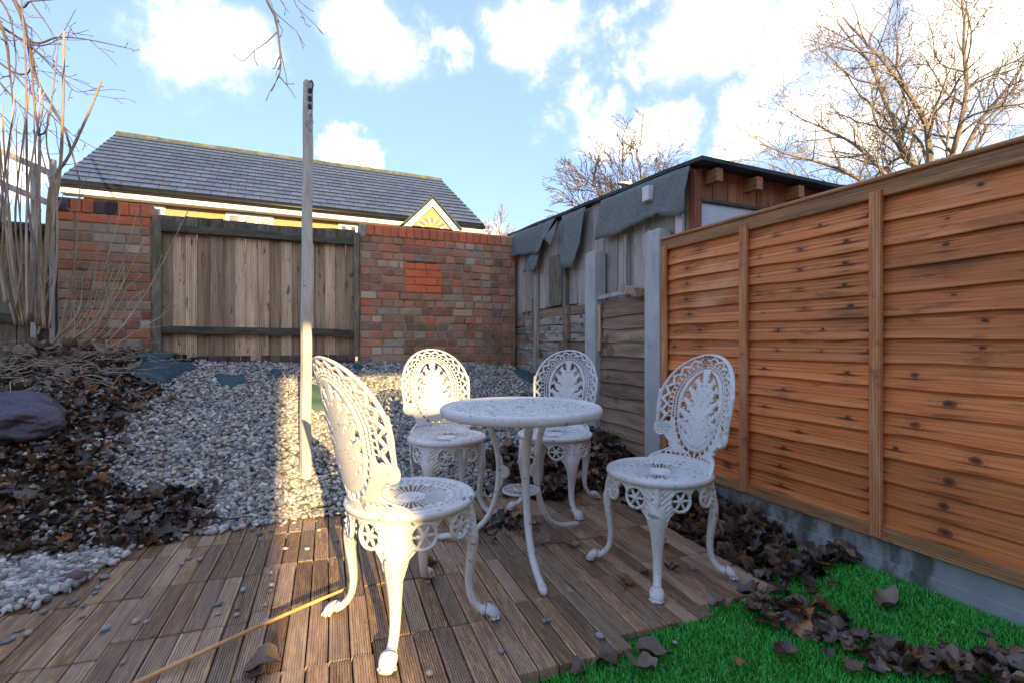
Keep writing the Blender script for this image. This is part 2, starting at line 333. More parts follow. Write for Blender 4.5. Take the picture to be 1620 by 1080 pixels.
MT['flake_wood'] = surf('flaking grey boards', [(.25, (.14, .115, .085)), (.5, (.32, .28, .22)), (.75, (.46, .43, .37))], 4, stretch=(1.6, 6, 6), rough=.9, bump=.6, bscale=16, vary=.2,
                        spots=[(5, .54, .62, (.06, .048, .038), .85, (2, 2, 3)), (4, .58, .72, (.17, .165, .07), .6)])
MT['red_wood'] = surf('red brown shed boards', [(.25, (.17, .060, .030)), (.5, (.33, .13, .065)), (.75, (.46, .22, .12))], 3, stretch=(9, 9, .9), rough=.8, bump=.4, bscale=14, rings=(2.5, 5, 'X'), vary=.22,
                      spots=[(6, .62, .72, (.06, .03, .02), .7)])
MT['concrete'] = surf('grey concrete', [(.3, (.36, .355, .335)), (.7, (.54, .53, .495))], 6, stretch=(1, 1, .5), rough=.9, bump=.4, bscale=120, vary=.06, randoff=False,
                      spots=[(4, .56, .7, (.19, .21, .17), .6), (12, .64, .72, (.13, .13, .11), .6)])
MT['concrete_wet'] = surf('stained concrete board', [(.3, (.24, .25, .235)), (.7, (.40, .41, .39))], 6, stretch=(1, 1, .5), rough=.8, bump=.4, bscale=120, vary=.05, randoff=False,
                          spots=[(3, .44, .62, (.075, .08, .058), .85, (3, 3, 1.2))])
MT['felt'] = surf('green roofing felt', [(.3, (.125, .14, .128)), (.7, (.21, .225, .205))], 60, rough=.92, bump=.5, bscale=320, vary=.05, randoff=False, spots=[(2.5, .55, .75, (.19, .235, .22), .5)])
MT['fabric'] = surf('weed control fabric', [(.3, (.032, .075, .085)), (.7, (.06, .12, .13))], 10, rough=.6, bump=.3, bscale=140, vary=.1, spots=[(6, .66, .74, (.16, .16, .14), .5)])
MT['fabric_green'] = surf('sunlit weed fabric', [(.3, (.045, .085, .05)), (.7, (.08, .13, .07))], 10, rough=.6, bump=.3, bscale=140, vary=.1)  # warm copy of the weed fabric, sunlight put into its colour
MT['pole'] = surf('weathered white pole', [(.3, (.40, .35, .28)), (.55, (.60, .545, .45)), (.75, (.70, .65, .56))], 5, stretch=(5, 5, .9), rough=.8, bump=.4, bscale=30, vary=0, randoff=False, spots=[(24, .66, .70, (.10, .09, .07), .8, (1, 1, .6))])
MT['string'] = surf('white string', [(.3, (.5, .5, .47)), (.7, (.7, .7, .68))], 30, bump=0)
MT['iron'] = surf('dark iron', [(.3, (.02, .018, .016)), (.7, (.06, .045, .04))], 30, rough=.6)
MT['cane'] = surf('orange cane', [(.3, (.55, .28, .09)), (.7, (.72, .44, .19))], 9, stretch=(1, 1, 1), rough=.5, bump=.15, vary=0)
MT['green_tip'] = surf('green cane tip', [(.3, (.01, .16, .07)), (.7, (.02, .24, .10))], 9, rough=.4, bump=0)
MT['bag'] = surf('dark purple plastic', [(.3, (.040, .030, .040)), (.7, (.085, .066, .084))], 6, rough=.42, bump=.8, bscale=16, dist=.02, vary=0, randoff=False, spec=.5)
MT['bark_light'] = surf('pale bark', [(.3, (.19, .155, .115)), (.7, (.36, .305, .235))], 14, stretch=(1, 1, .5), rough=.85, bump=.4, vary=0, randoff=False)
MT['bark_dark'] = surf('dark bark', [(.3, (.065, .05, .045)), (.7, (.15, .12, .105))], 14, stretch=(1, 1, .5), rough=.85, bump=.4, vary=0, randoff=False)
MT['stem'] = surf('tan stems', [(.3, (.26, .175, .095)), (.55, (.43, .32, .205)), (.75, (.54, .44, .33))], 9, stretch=(1, 1, .35), rough=.75, bump=.35, vary=.18, spots=[(5, .58, .72, (.24, .22, .19), .6)])
MT['twig_purple'] = surf('grey purple stems', [(.3, (.13, .10, .105)), (.7, (.27, .215, .20))], 9, rough=.75, bump=.3, vary=.15)
MT['yellow_wall'] = surf('yellow brickwork', [(.3, (.33, .235, .11)), (.7, (.45, .335, .175))], 5, stretch=(3, 3, 14), rough=.9, bump=.2, vary=0, randoff=False)
MT['white_trim'] = surf('white plastic trim', [(.3, (.60, .59, .57)), (.7, (.68, .67, .65))], 5, rough=.45, bump=.05, vary=.02)
MT['glass'] = surf('window glass', [(.3, (.03, .04, .06)), (.7, (.06, .075, .10))], 2, rough=.05, bump=0, vary=.1, spec=.9)
MT['tile'] = surf('slate grey roof tile', [(.3, (.042, .058, .095)), (.7, (.075, .10, .155))], 6, rough=.36, bump=.25, bscale=60, vary=.16, spec=.5, spots=[(3, .62, .75, (.10, .12, .07), .5)])
MT['ridge'] = surf('mossy ridge tile', [(.3, (.07, .075, .045)), (.7, (.15, .15, .075))], 8, rough=.9, bump=.5, vary=.2)
MT['gutter'] = surf('black gutter', [(.3, (.012, .012, .013)), (.7, (.02, .02, .022))], 8, rough=.4, bump=0)
MT['panel'] = surf('pale blue grey sheet', [(.3, (.46, .52, .58)), (.7, (.60, .65, .70))], 4, rough=.5, bump=.1, vary=0, randoff=False, spots=[(9, .66, .7, (.3, .33, .35), .5)])
MT['roof_edge'] = surf('dark roof edge', [(.3, (.03, .036, .04)), (.7, (.075, .085, .09))], 12, rough=.85, bump=.3, vary=0)
MT['lamp'] = surf('grey lamp housing', [(.3, (.30, .31, .32)), (.7, (.40, .41, .42))], 6, rough=.5, bump=0)
MT['render'] = surf('mottled old render', [(.3, (.14, .12, .095)), (.7, (.34, .29, .23))], 9, rough=.95, bump=.6, vary=0, randoff=False)
MT['brick_house'] = surf('brickwork', [(.3, (.22, .11, .075)), (.7, (.36, .20, .14))], 7, stretch=(3, 3, 9), rough=.9, bump=.3, vary=0, randoff=False)
MT['vine'] = surf('dry vine', [(.3, (.20, .155, .10)), (.7, (.36, .30, .21))], 9, rough=.85, bump=.2, vary=.1)


# ------------------------------------------------------------------ ground shape
FX = 2.05      # garden side of the right fence
WY = 4.85      # face of the back wall


def deck_z(x, y): return -.010 - .015 * (x - .6)


def ground(x, y):
    d = deck_z(min(max(x, -2.5), 2.2), y) - .045
    zw = .70 - .033 * max(-2.5, min(x, 2.2))
    t = (y - 2.62) / (WY - 2.62)
    lin = d + max(0.0, min(1.0, t)) * (zw - d)
    if y < 2.75: lin = min(lin, d + .03)
    b = smooth01((-.55 - x) / .75)
    ys = [2.3, 2.62, 2.9, 3.2, 3.6, 4.4, 4.85, 6.0]; zs = [d, .05, .19, .43, .60, .76, .80, .70]
    if y <= ys[0]: bk = zs[0]
    elif y >= ys[-1]: bk = zs[-1]
    else:
        i = max(k for k in range(len(ys)) if ys[k] <= y); u = (y - ys[i]) / (ys[i + 1] - ys[i]); bk = zs[i] + (zs[i + 1] - zs[i]) * u
    z = lin * (1 - b) + max(lin, bk) * b
    z += .11 * smooth01((x - 1.66) / .25) * smooth01((y - 1.35) / .6) * (1 - smooth01((y - 2.9) / .8))
    if y > WY + .3: z -= (z - .4) * smooth01((y - WY - .3) / 2.5)
    return z


def hit(u, v, off=0.0):
    """where a sight line meets the ground"""
    d = raydir(u, v); t = .8
    while t < 12:
        x, y = d.x * t, d.y * t
        if CAM_H + d.z * t < gz(x, y) + off: return Vector((x, y, gz(x, y) + off))
        t += .006
    return Vector((d.x * 6, d.y * 6, gz(d.x * 6, d.y * 6)))


COLW = .366; ROWL = .36; DX_R = 1.68; NCOL = 9; NROW = 5; DROT = R(-3)


def on_deck(x, y):
    xx = DX_R + (y - 1.9) * .05 - x
    if xx < 0 or xx > COLW * NCOL: return False
    c = xx / COLW
    return 1.36 - .05 * c - (ROWL if c >= 4 else 0) < y < 1.36 - .05 * c + NROW * ROWL


def gz(x, y):
    g = ground(x, y)
    if on_deck(x, y): return max(g, deck_z(x, y))
    if x > .3 and y < 1.38: return max(g, -.026 + .045 * smooth01((x - 1.45) / .6))
    return g


def build_ground():
    a = list(np.arange(-3.2, 3.6, .1)); far = [4, 5, 6, 8, 11, 15, 22, 40, 80, 160, 320]
    xs = [-f for f in far[::-1]] + a + far
    ys = [-f for f in far[::-1]] + [-3, -2, -1] + list(np.arange(-.4, 5.6, .1)) + [5.8, 6.5, 7.5, 9, 12, 16, 22, 40, 80, 160, 320, 600]
    V = []; F = []
    for y in ys:
        for x in xs:
            z = ground(x, y)
            if -3.2 < x < 3.6 and -.4 < y < 5: z += .018 * mnoise.noise(Vector((x * 5, y * 5, 0))) - .004
            V.append((x, y, z))
    n = len(xs)
    for j in range(len(ys) - 1):
        for i in range(n - 1): F.append((j * n + i, j * n + i + 1, (j + 1) * n + i + 1, (j + 1) * n + i))
    o = obj('ground', np_mesh('ground', V, F, smooth=True), MT['soil']); tag(o, kind='structure')


build_ground()


# ------------------------------------------------------------------ deck of grooved tiles
def slat_mesh(L, W, seed, groove=True):
    rnd = random.Random(seed); H = .022; prof = [(-W / 2, -.012), (-W / 2, H - .003), (-W / 2 + .003, H)]
    n = 7; span = W - .008
    for k in range(n):
        x0 = -span / 2 + span * k / n; x1 = -span / 2 + span * (k + 1) / n; g = (x1 - x0)
        if k > 0: pass
        prof += [(x0 + g * .16, H), (x0 + g * .62, H + rnd.uniform(-.0004, .0002)), (x0 + g * .76, H - .0035), (x0 + g * .9, H - .0035)]
    prof += [(W / 2 - .003, H), (W / 2, H - .003), (W / 2, -.012)]
    mb = MB(); mb.rings([[(x, y, z) for x, z in prof] for y in (-L / 2, L / 2)])
    return mb.mesh('slat')


def build_deck():
    deck = empty('deck', (0, 0, 0)); tag(deck, kind='structure')
    meshes = [slat_mesh(ROWL - .006, .0565, k) for k in range(4)]
    base = MB()
    for k in range(4):
        base.box(-COLW / 2 + .006, COLW / 2 - .006, -ROWL / 2 + .012 + k * .094, -ROWL / 2 + .05 + k * .094, -.03, -.0125)
    bm = base.mesh('grid'); rnd = random.Random(3)
    for c in range(NCOL):
        for r in range(-1 if c >= 4 else 0, NROW):
            yc = 1.36 - .05 * (c + .5) + ROWL * (r + .5)
            xc = DX_R + (yc - 1.9) * .05 - COLW * (c + .5)
            z = deck_z(xc, yc) - .0225
            t = obj('deck_tile', bm, MT['plastic'], deck, (xc, yc, z + rnd.uniform(-.003, .002)), (R(rnd.uniform(-.5, .5)), R(.86 + rnd.uniform(-.5, .5)), DROT + R(rnd.uniform(-.6, .6))))
            for s in range(6):
                x = -COLW / 2 + COLW * (s + .5) / 6
                obj('slat', meshes[rnd.randrange(4)], MT['slat'], t, (x + rnd.uniform(-.0008, .0008), rnd.uniform(-.003, .003), rnd.uniform(-.0015, .001)), (0, 0, R(rnd.uniform(-.25, .25)) + (math.pi if rnd.random() < .5 else 0)))


build_deck()


# ------------------------------------------------------------------ turf
def build_turf():
    g = MB(); xs = np.arange(.0, 2.051, .1); ys = np.arange(-.3, 2.0, .1); V = []; F = []

    def tz(x, y): return -.034 + .012 * mnoise.noise(Vector((x * 4, y * 4, 1))) + .045 * smooth01((x - 1.45) / .6)
    for y in ys:
        for x in xs: V.append((x, y, tz(x, y)))
    n = len(xs)

    def inside(x, y):
        c = (DX_R + (y - 1.9) * .05 - x) / COLW
        if c > 0: return y < 1.352 - .05 * math.floor(c) - .025 - (ROWL if c >= 4 else 0)
        lim = 1.33 + .06 * math.sin(x * 23) + .10 * smooth01((x - 1.85) / .1)
        return y < lim
    for j in range(len(ys) - 1):
        for i in range(n - 1):
            if inside(xs[i] + .05, ys[j] + .05): F.append((j * n + i, j * n + i + 1, (j + 1) * n + i + 1, (j + 1) * n + i))
    o = obj('turf_base', np_mesh('turf_base', V, F, smooth=True), MT['turfbase']); tag(o, kind='structure')
    rng = np.random.default_rng(5); P = []; T = []; rv = []
    cnt = 0
    while cnt < 150000:
        x = rng.uniform(.02, 2.045); y = rng.uniform(-.3, 1.9)
        # denser near the part in view
        if not inside(x, y): continue
        z = tz(x, y); a = rng.uniform(0, 6.283); h = rng.uniform(.008, .019); ln = rng.uniform(.002, .017); b = rng.uniform(0, 6.283); wd = .0013
        dx, dy = math.cos(a) * wd, math.sin(a) * wd; mx, my = math.cos(b) * ln, math.sin(b) * ln; k = len(P)
        P += [(x - dx, y - dy, z - .004), (x + dx, y + dy, z - .004), (x + mx * .45 + dx * .8, y + my * .45 + dy * .8, z + h * .6), (x + mx * .45 - dx * .8, y + my * .45 - dy * .8, z + h * .6), (x + mx, y + my, z + h)]
        T += [(k, k + 1, k + 2), (k, k + 2, k + 3), (k + 3, k + 2, k + 4)]; q = rng.random(); rv += [q] * 5; cnt += 1
    o = obj('artificial_grass', np_mesh('turf', P, T, rv), MT['turf']); tag(o, 'bright green artificial turf beside the deck and the fence', 'turf', kind='stuff')


build_turf()

# ------------------------------------------------------------------ stones
ICO_V = None


def ico():
    import bmesh
    bm = bmesh.new(); bmesh.ops.create_icosphere(bm, subdivisions=1, radius=1)
    v = np.array([x.co[:] for x in bm.verts]); f = np.array([[q.index for q in p.verts] for p in bm.faces]); bm.free(); return v, f


def rotmats(n, rng, tilt=.5):
    a = rng.uniform(0, 2 * np.pi, n); b = rng.normal(0, tilt, n); c = rng.normal(0, tilt, n)
    ca, sa, cb, sb, cc, sc_ = np.cos(a), np.sin(a), np.cos(b), np.sin(b), np.cos(c), np.sin(c); Z = np.zeros(n); O = np.ones(n)
    Rz = np.stack([np.stack([ca, -sa, Z], -1), np.stack([sa, ca, Z], -1), np.stack([Z, Z, O], -1)], 1)
    Rx = np.stack([np.stack([O, Z, Z], -1), np.stack([Z, cb, -sb], -1), np.stack([Z, sb, cb], -1)], 1)
    Ry = np.stack([np.stack([cc, Z, sc_], -1), np.stack([Z, O, Z], -1), np.stack([-sc_, Z, cc], -1)], 1)
    return Rx @ Ry @ Rz


def inpoly(x, y, poly):
    c = False; n = len(poly)
    for i in range(n):
        x1, y1 = poly[i]; x2, y2 = poly[(i + 1) % n]
        if (y1 > y) != (y2 > y) and x < (x2 - x1) * (y - y1) / (y2 - y1) + x1: c = not c
    return c


# the exposed fabric patches, outlines as seen, laid on the slope
FAB_PX = [[(216, 583), (236, 575), (262, 578), (300, 580), (312, 586), (283, 596), (262, 609), (240, 606), (215, 604)],
          [(205, 575), (222, 566), (255, 562), (285, 566), (262, 573), (230, 574)],
          [(340, 598), (352, 600), (368, 602), (386, 599), (388, 609), (368, 616), (350, 612)],
          [(482, 614), (520, 613), (528, 632), (527, 652), (500, 653), (486, 652), (476, 630)],
          [(493, 566), (520, 555), (538, 558), (546, 568), (530, 573), (498, 572)],
          [(558, 582), (568, 580), (574, 585), (566, 589)],
          [(812, 590), (828, 589), (850, 590), (852, 606), (834, 608), (822, 600)],
          [(428, 592), (440, 590), (446, 595), (436, 598)]]
FAB = [[tuple(hit(u, v)[:2]) for (u, v) in p] for p in FAB_PX]


def leafy(x, y):
    """how much of the bed leaf litter covers here (0..1)"""
    n = .16 * mnoise.noise(Vector((x * 2.2, y * 2.2, 3))) + .08 * mnoise.noise(Vector((x * 6, y * 6, 9)))
    edge = -.93 + .10 * (y - 3.2) + n
    if y < 3.05: edge = max(edge, -.40 - .9 * max(0, 2.72 - y) + .9 * n - .25 * max(0, y - 2.9))
    a = smooth01((edge - x) / .16 + .5)
    b = smooth01((x - (1.02 + n)) / .2) * smooth01((3.25 + n - y) / .25)
    return max(a, b)


def build_gravel():
    rng = np.random.default_rng(11); iv, jf = ico()
    # 12-point stones for the bed
    import bmesh
    bm = bmesh.new(); bmesh.ops.create_icosphere(bm, subdivisions=1, radius=1); bm.free()
    phi = (1 + 5 ** .5) / 2
    V12 = np.array([(-1, phi, 0), (1, phi, 0), (-1, -phi, 0), (1, -phi, 0), (0, -1, phi), (0, 1, phi), (0, -1, -phi), (0, 1, -phi), (phi, 0, -1), (phi, 0, 1), (-phi, 0, -1), (-phi, 0, 1)]) / 1.9
    F12 = np.array([(0, 11, 5), (0, 5, 1), (0, 1, 7), (0, 7, 10), (0, 10, 11), (1, 5, 9), (5, 11, 4), (11, 10, 2), (10, 7, 6), (7, 1, 8), (3, 9, 4), (3, 4, 2), (3, 2, 6), (3, 6, 8), (3, 8, 9), (4, 9, 5), (2, 4, 11), (6, 2, 10), (8, 6, 7), (9, 8, 1)])
    P = []
    tries = 0
    while len(P) < 25000 and tries < 150000:
        tries += 1
        x = rng.uniform(-1.75, 2.05); y = rng.uniform(2.5, WY)
        front = 2.80 + .17 * x * (1 if x < 0 else -.4) + .05 * mnoise.noise(Vector((x * 4, 0, 0)))
        if y < front: continue
        if any(inpoly(x, y, p) for p in FAB) and rng.random() > .012: continue
        l = leafy(x, y)
        if rng.random() < l * .80: continue
        lay = rng.random()
        P.append((x, y, gz(x, y) + .004 + .016 * lay, rng.uniform(.0105, .0185)))
    # the spill of stones over the left of the deck
    while len(P) < 26400:
        x = rng.normal(-.93, .13); y = rng.normal(2.40, .13)
        if x > -.62 - (2.6 - y) * .35 or y < 2.12: continue
        P.append((x, y, gz(x, y) + .007 + .014 * rng.random(), rng.uniform(.011, .019)))
    for k in range(300):
        x = rng.uniform(-.6, .45); y = 2.80 + (.17 * x if x < 0 else -.068 * x) - abs(rng.normal(0, .035)); P.append((x, y, gz(x, y) + .009, rng.uniform(.011, .019)))
    P = np.array(P); n = len(P)
    s = np.stack([P[:, 3] * rng.uniform(.9, 1.5, n), P[:, 3] * rng.uniform(.7, 1.05, n), P[:, 3] * rng.uniform(.45, .8, n)], -1)
    base = V12[None] * (1 + rng.normal(0, .24, (n, 12, 1))) * s[:, None, :]
    Vv = np.einsum('nij,nkj->nki', rotmats(n, rng, .45), base) + P[:, None, :3]
    Ff = F12[None] + (np.arange(n) * 12)[:, None, None]
    rv = np.repeat(rng.random(n), 12)
    o = obj('gravel', np_mesh('gravel', Vv.reshape(-1, 3), Ff.reshape(-1, 3), rv), MT['stone'])
    tag(o, 'loose pale grey gravel covering the slope up to the wall', 'gravel', kind='stuff')
    # grey grit sheet just under the stones
    xs = np.arange(-1.6, 2.051, .06); ys = np.arange(2.7, WY - .01, .06); V = []; F = []
    for y in ys:
        for x in xs: V.append((x, y, ground(x, y) + .006 + .004 * mnoise.noise(Vector((x * 9, y * 9, 4)))))
    m = len(xs)
    for j in range(len(ys) - 1):
        for i in range(m - 1):
            x, y = xs[i] + .03, ys[j] + .03
            if leafy(x, y) < .4 and y > 2.84 + .17 * min(x, 0): F.append((j * m + i, j * m + i + 1, (j + 1) * m + i + 1, (j + 1) * m + i))
    grit = surf('grit', [(.3, (.08, .078, .075)), (.7, (.22, .21, .20))], 60, bump=.8, bscale=120, randoff=False)
    o = obj('gravel_bed', np_mesh('gravel_bed', V, F, smooth=True), grit); tag(o, kind='structure')


build_gravel()


def build_fabric():
    labels = ['large dark teal fabric patch showing through gravel beside the pier', 'flat teal fabric strip along the foot of the brick pier', 'small teal fabric patch in the middle of the gravel',
              'olive green fabric patch in the sunlit gravel beside the pole', 'teal fabric patch at the foot of the fence beside the brick wall', 'tiny teal fabric patch in gravel behind the near chair',
              'dark teal fabric patch by the shed wall behind the chairs', 'tiny dark fabric patch between the pole and the fence']
    for i, poly in enumerate(FAB):
        cx = sum(p[0] for p in poly) / len(poly); cy = sum(p[1] for p in poly) / len(poly); mb = MB(); n = 36; rings = []
        pts = [Vector(p) for p in poly]; per = []
        for k in range(len(pts)):
            a, b = pts[k], pts[(k + 1) % len(pts)]
            for q in range(4): per.append(a.lerp(b, q / 4))
        for rr, hz in ((0, .044), (.35, .046), (.7, .045), (.95, .038), (1.05, .018), (1.08, -.004)):
            rings.append([(cx + (p.x - cx) * rr, cy + (p.y - cy) * rr, ground(cx + (p.x - cx) * rr, cy + (p.y - cy) * rr) + hz + .012 * mnoise.noise(Vector((p.x * 7 * rr, p.y * 7 * rr, i))) * (rr > 0)) for p in per])
        mb.rings(rings, cap=False)
        o = obj('weed_fabric', mb.mesh('fabric', True), MT['fabric_green'] if i == 3 else MT['fabric']); tag(o, labels[i], 'fabric', 'weed control fabric patches in the gravel')


build_fabric()


# ------------------------------------------------------------------ dead leaves
def leaf_shape(rng, lobes=5, curl=1.0):
    n = 22; vs = [(0, 0, 0)]
    ph = rng.uniform(-.2, .2); k1, k2, k3 = rng.uniform(-.9, .9) * curl, rng.uniform(-.7, .9) * curl, rng.uniform(-.6, .6) * curl
    pts = []
    for ring in (.5, 1.0):
        for i in range(n):
            t = 2 * math.pi * i / n
            r = .5 * (.72 + .28 * abs(math.cos(lobes * .5 * t)) ** .8) * (1.12 - .2 * math.cos(t)) * rng.uniform(.88, 1.1)
            r *= ring
            x, y = r * math.cos(t), r * math.sin(t) * .9
            z = k1 * x * x + k2 * y * y + k3 * x * y + (.12 * math.sin(7 * x + 5 * y + ph * 9) + .05 * rng.normal()) * ring * curl * .5
            pts.append((x, y, z))
    vs += pts; fs = []
    for i in range(n):
        j = (i + 1) % n; fs.append((0, 1 + i, 1 + j)); fs.append((1 + i, 1 + n + i, 1 + n + j)); fs.append((1 + i, 1 + n + j, 1 + j))
    return np.array(vs), np.array(fs)


LR = np.random.default_rng(21)
LEAVES = [leaf_shape(LR, [5, 5, 3, 7, 1][k % 5], [1.0, 1.6, 1.9, 1.3, 1.8, 2.2, .9, 1.6, 1.4, 2.0][k]) for k in range(10)]


def leaf_heap(name, label, P, tilt=.5):
    rng = np.random.default_rng(len(P)); VV = []; FF = []; RV = []; base = 0; n = len(P); M = rotmats(n, rng, tilt); kinds = rng.integers(0, 10, n); sc = np.array([p[3] for p in P]); asp = rng.uniform(.45, 1.0, n)
    for i in range(n):
        v, f = LEAVES[kinds[i]]; q = (v * (sc[i] * np.array([1, asp[i], .8]))) @ M[i].T + np.array(P[i][:3]); VV.append(q); FF.append(f + base); base += len(v); RV.append(np.full(len(v), rng.random()))
    o = obj(name, np_mesh(name, np.concatenate(VV), np.concatenate(FF), np.concatenate(RV), True), MT['leafstuff']); tag(o, label, 'leaf litter', kind='stuff')


def build_leaf_heaps():
    rng = np.random.default_rng(31); P = []
    while len(P) < 6200:
        x = rng.uniform(-2.6, -.2); y = rng.uniform(2.45, 4.8)
        if y < 2.62 + max(0, -.55 - x) * -.08: continue
        if x < -.55 and y < 2.55 + .06 * mnoise.noise(Vector((x * 5, 2, 0))): continue
        if rng.random() > leafy(x, y): continue
        if any(inpoly(x, y, p) for p in FAB): continue
        P.append((x, y, gz(x, y) + .010 + .034 * rng.random() ** 1.5, (.026 + .062 * rng.random() ** 1.4) * (1 if y < 3.6 else .8)))
    leaf_heap('leaf_litter', 'deep brown leaf litter banked up over the left side of the garden', P)
    P = []
    while len(P) < 3000:
        x = rng.uniform(.62, 2.04); y = rng.uniform(1.30, 4.0)
        if on_deck(x, y):
            if y < 2.62 + .12 * mnoise.noise(Vector((x * 4, 7, 0))): continue
        elif x < 1.66 and y < 2.4: continue
        if not on_deck(x, y) and x < 1.75 and y > 3.3: continue
        p = smooth01((x - (1.02 if y < 3.2 else 1.55)) / .3)
        if y > 3.2: p *= .35
        if rng.random() > p: continue
        P.append((x, y, gz(x, y) + .010 + .045 * rng.random() ** 1.4, (.03 + .07 * rng.random() ** 1.3)))
    leaf_heap('leaf_litter', 'dark wet leaf litter packed between the deck and the right fence', P)
    P = []
    band = [hit(u, v) for (u, v) in ((1190, 950), (1225, 980), (1262, 960), (1300, 1000), (1345, 1035), (1400, 1040), (1460, 1055), (1520, 1060), (1600, 1065), (1660, 1075))]
    for k in range(150):
        i = int(rng.integers(0, len(band) - 1)); q = band[i].lerp(band[i + 1], rng.random()); x, y = q.x + rng.normal(0, .035), q.y + rng.normal(0, .035)
        if x > 2.02: continue
        P.append((x, y, gz(x, y) + .012 + .02 * rng.random(), rng.uniform(.03, .075)))
    leaf_heap('leaf_litter', 'matted band of dark broken leaves running across the green turf', P, .25)
    P = []
    for k in range(70):
        x = rng.normal(.93, .10); y = rng.normal(2.28, .07); P.append((x, y, gz(x, y) + .008 + .02 * rng.random(), rng.uniform(.03, .07)))
    leaf_heap('leaf_litter', 'small clump of crumpled leaves on the deck under the table', P)
    # dry straw and broken stalks round the shrub foot
    mb = MB()
    for k in range(260):
        x = rng.normal(-1.5, .28); y = rng.normal(4.1, .3)
        if y > 4.75 or x < -2.6: continue
        a = rng.uniform(0, 6.28); l = rng.uniform(.06, .28); z = ground(x, y) + rng.uniform(.02, .12); dz = rng.uniform(-.06, .08)
        p0 = Vector((x, y, z)); p2 = Vector((x + l * math.cos(a), min(4.8, y + l * math.sin(a)), max(ground(x, y) + .02, z + dz))); p1 = (p0 + p2) / 2 + Vector((rng.normal(0, .02), rng.normal(0, .02), rng.uniform(0, .03)))
        mb.tube([p0, p1, p2], [.003, .0025, .0015], 4)
    o = obj('dry_straw', mb.mesh('straw'), MT['vine']); tag(o, 'dry broken stalks heaped round the foot of the shrub', 'straw', kind='stuff')


build_leaf_heaps()


# ------------------------------------------------------------------ brickwork
def brick_mesh(wd, ht, dp, seed):
    rnd = random.Random(seed); mb = MB(); mb.box(-wd / 2, wd / 2, 0, dp, -ht / 2, ht / 2, .005)
    mb.v = [(x + rnd.uniform(-.0025, .0025), y + rnd.uniform(-.002, .002), z + rnd.uniform(-.002, .002)) for x, y, z in mb.v]
    return mb.mesh('brick')


_bc = {}


def brick(parent, x, z, wd, ht, mat, rnd, y=0.0, dp=.06):
    key = (round(wd, 2), round(ht, 2), rnd.randrange(3), mat)
    if key not in _bc: _bc[key] = brick_mesh(round(wd, 2), round(ht, 3), dp, hash(key[:3]) % 999)
    o = obj('brick', _bc[key], MT[mat], parent, (x, y + rnd.uniform(-.0045, .0035), z), (R(rnd.uniform(-.6, .6)), R(rnd.uniform(-.5, .5)), R(rnd.uniform(-.8, .8)))); return o


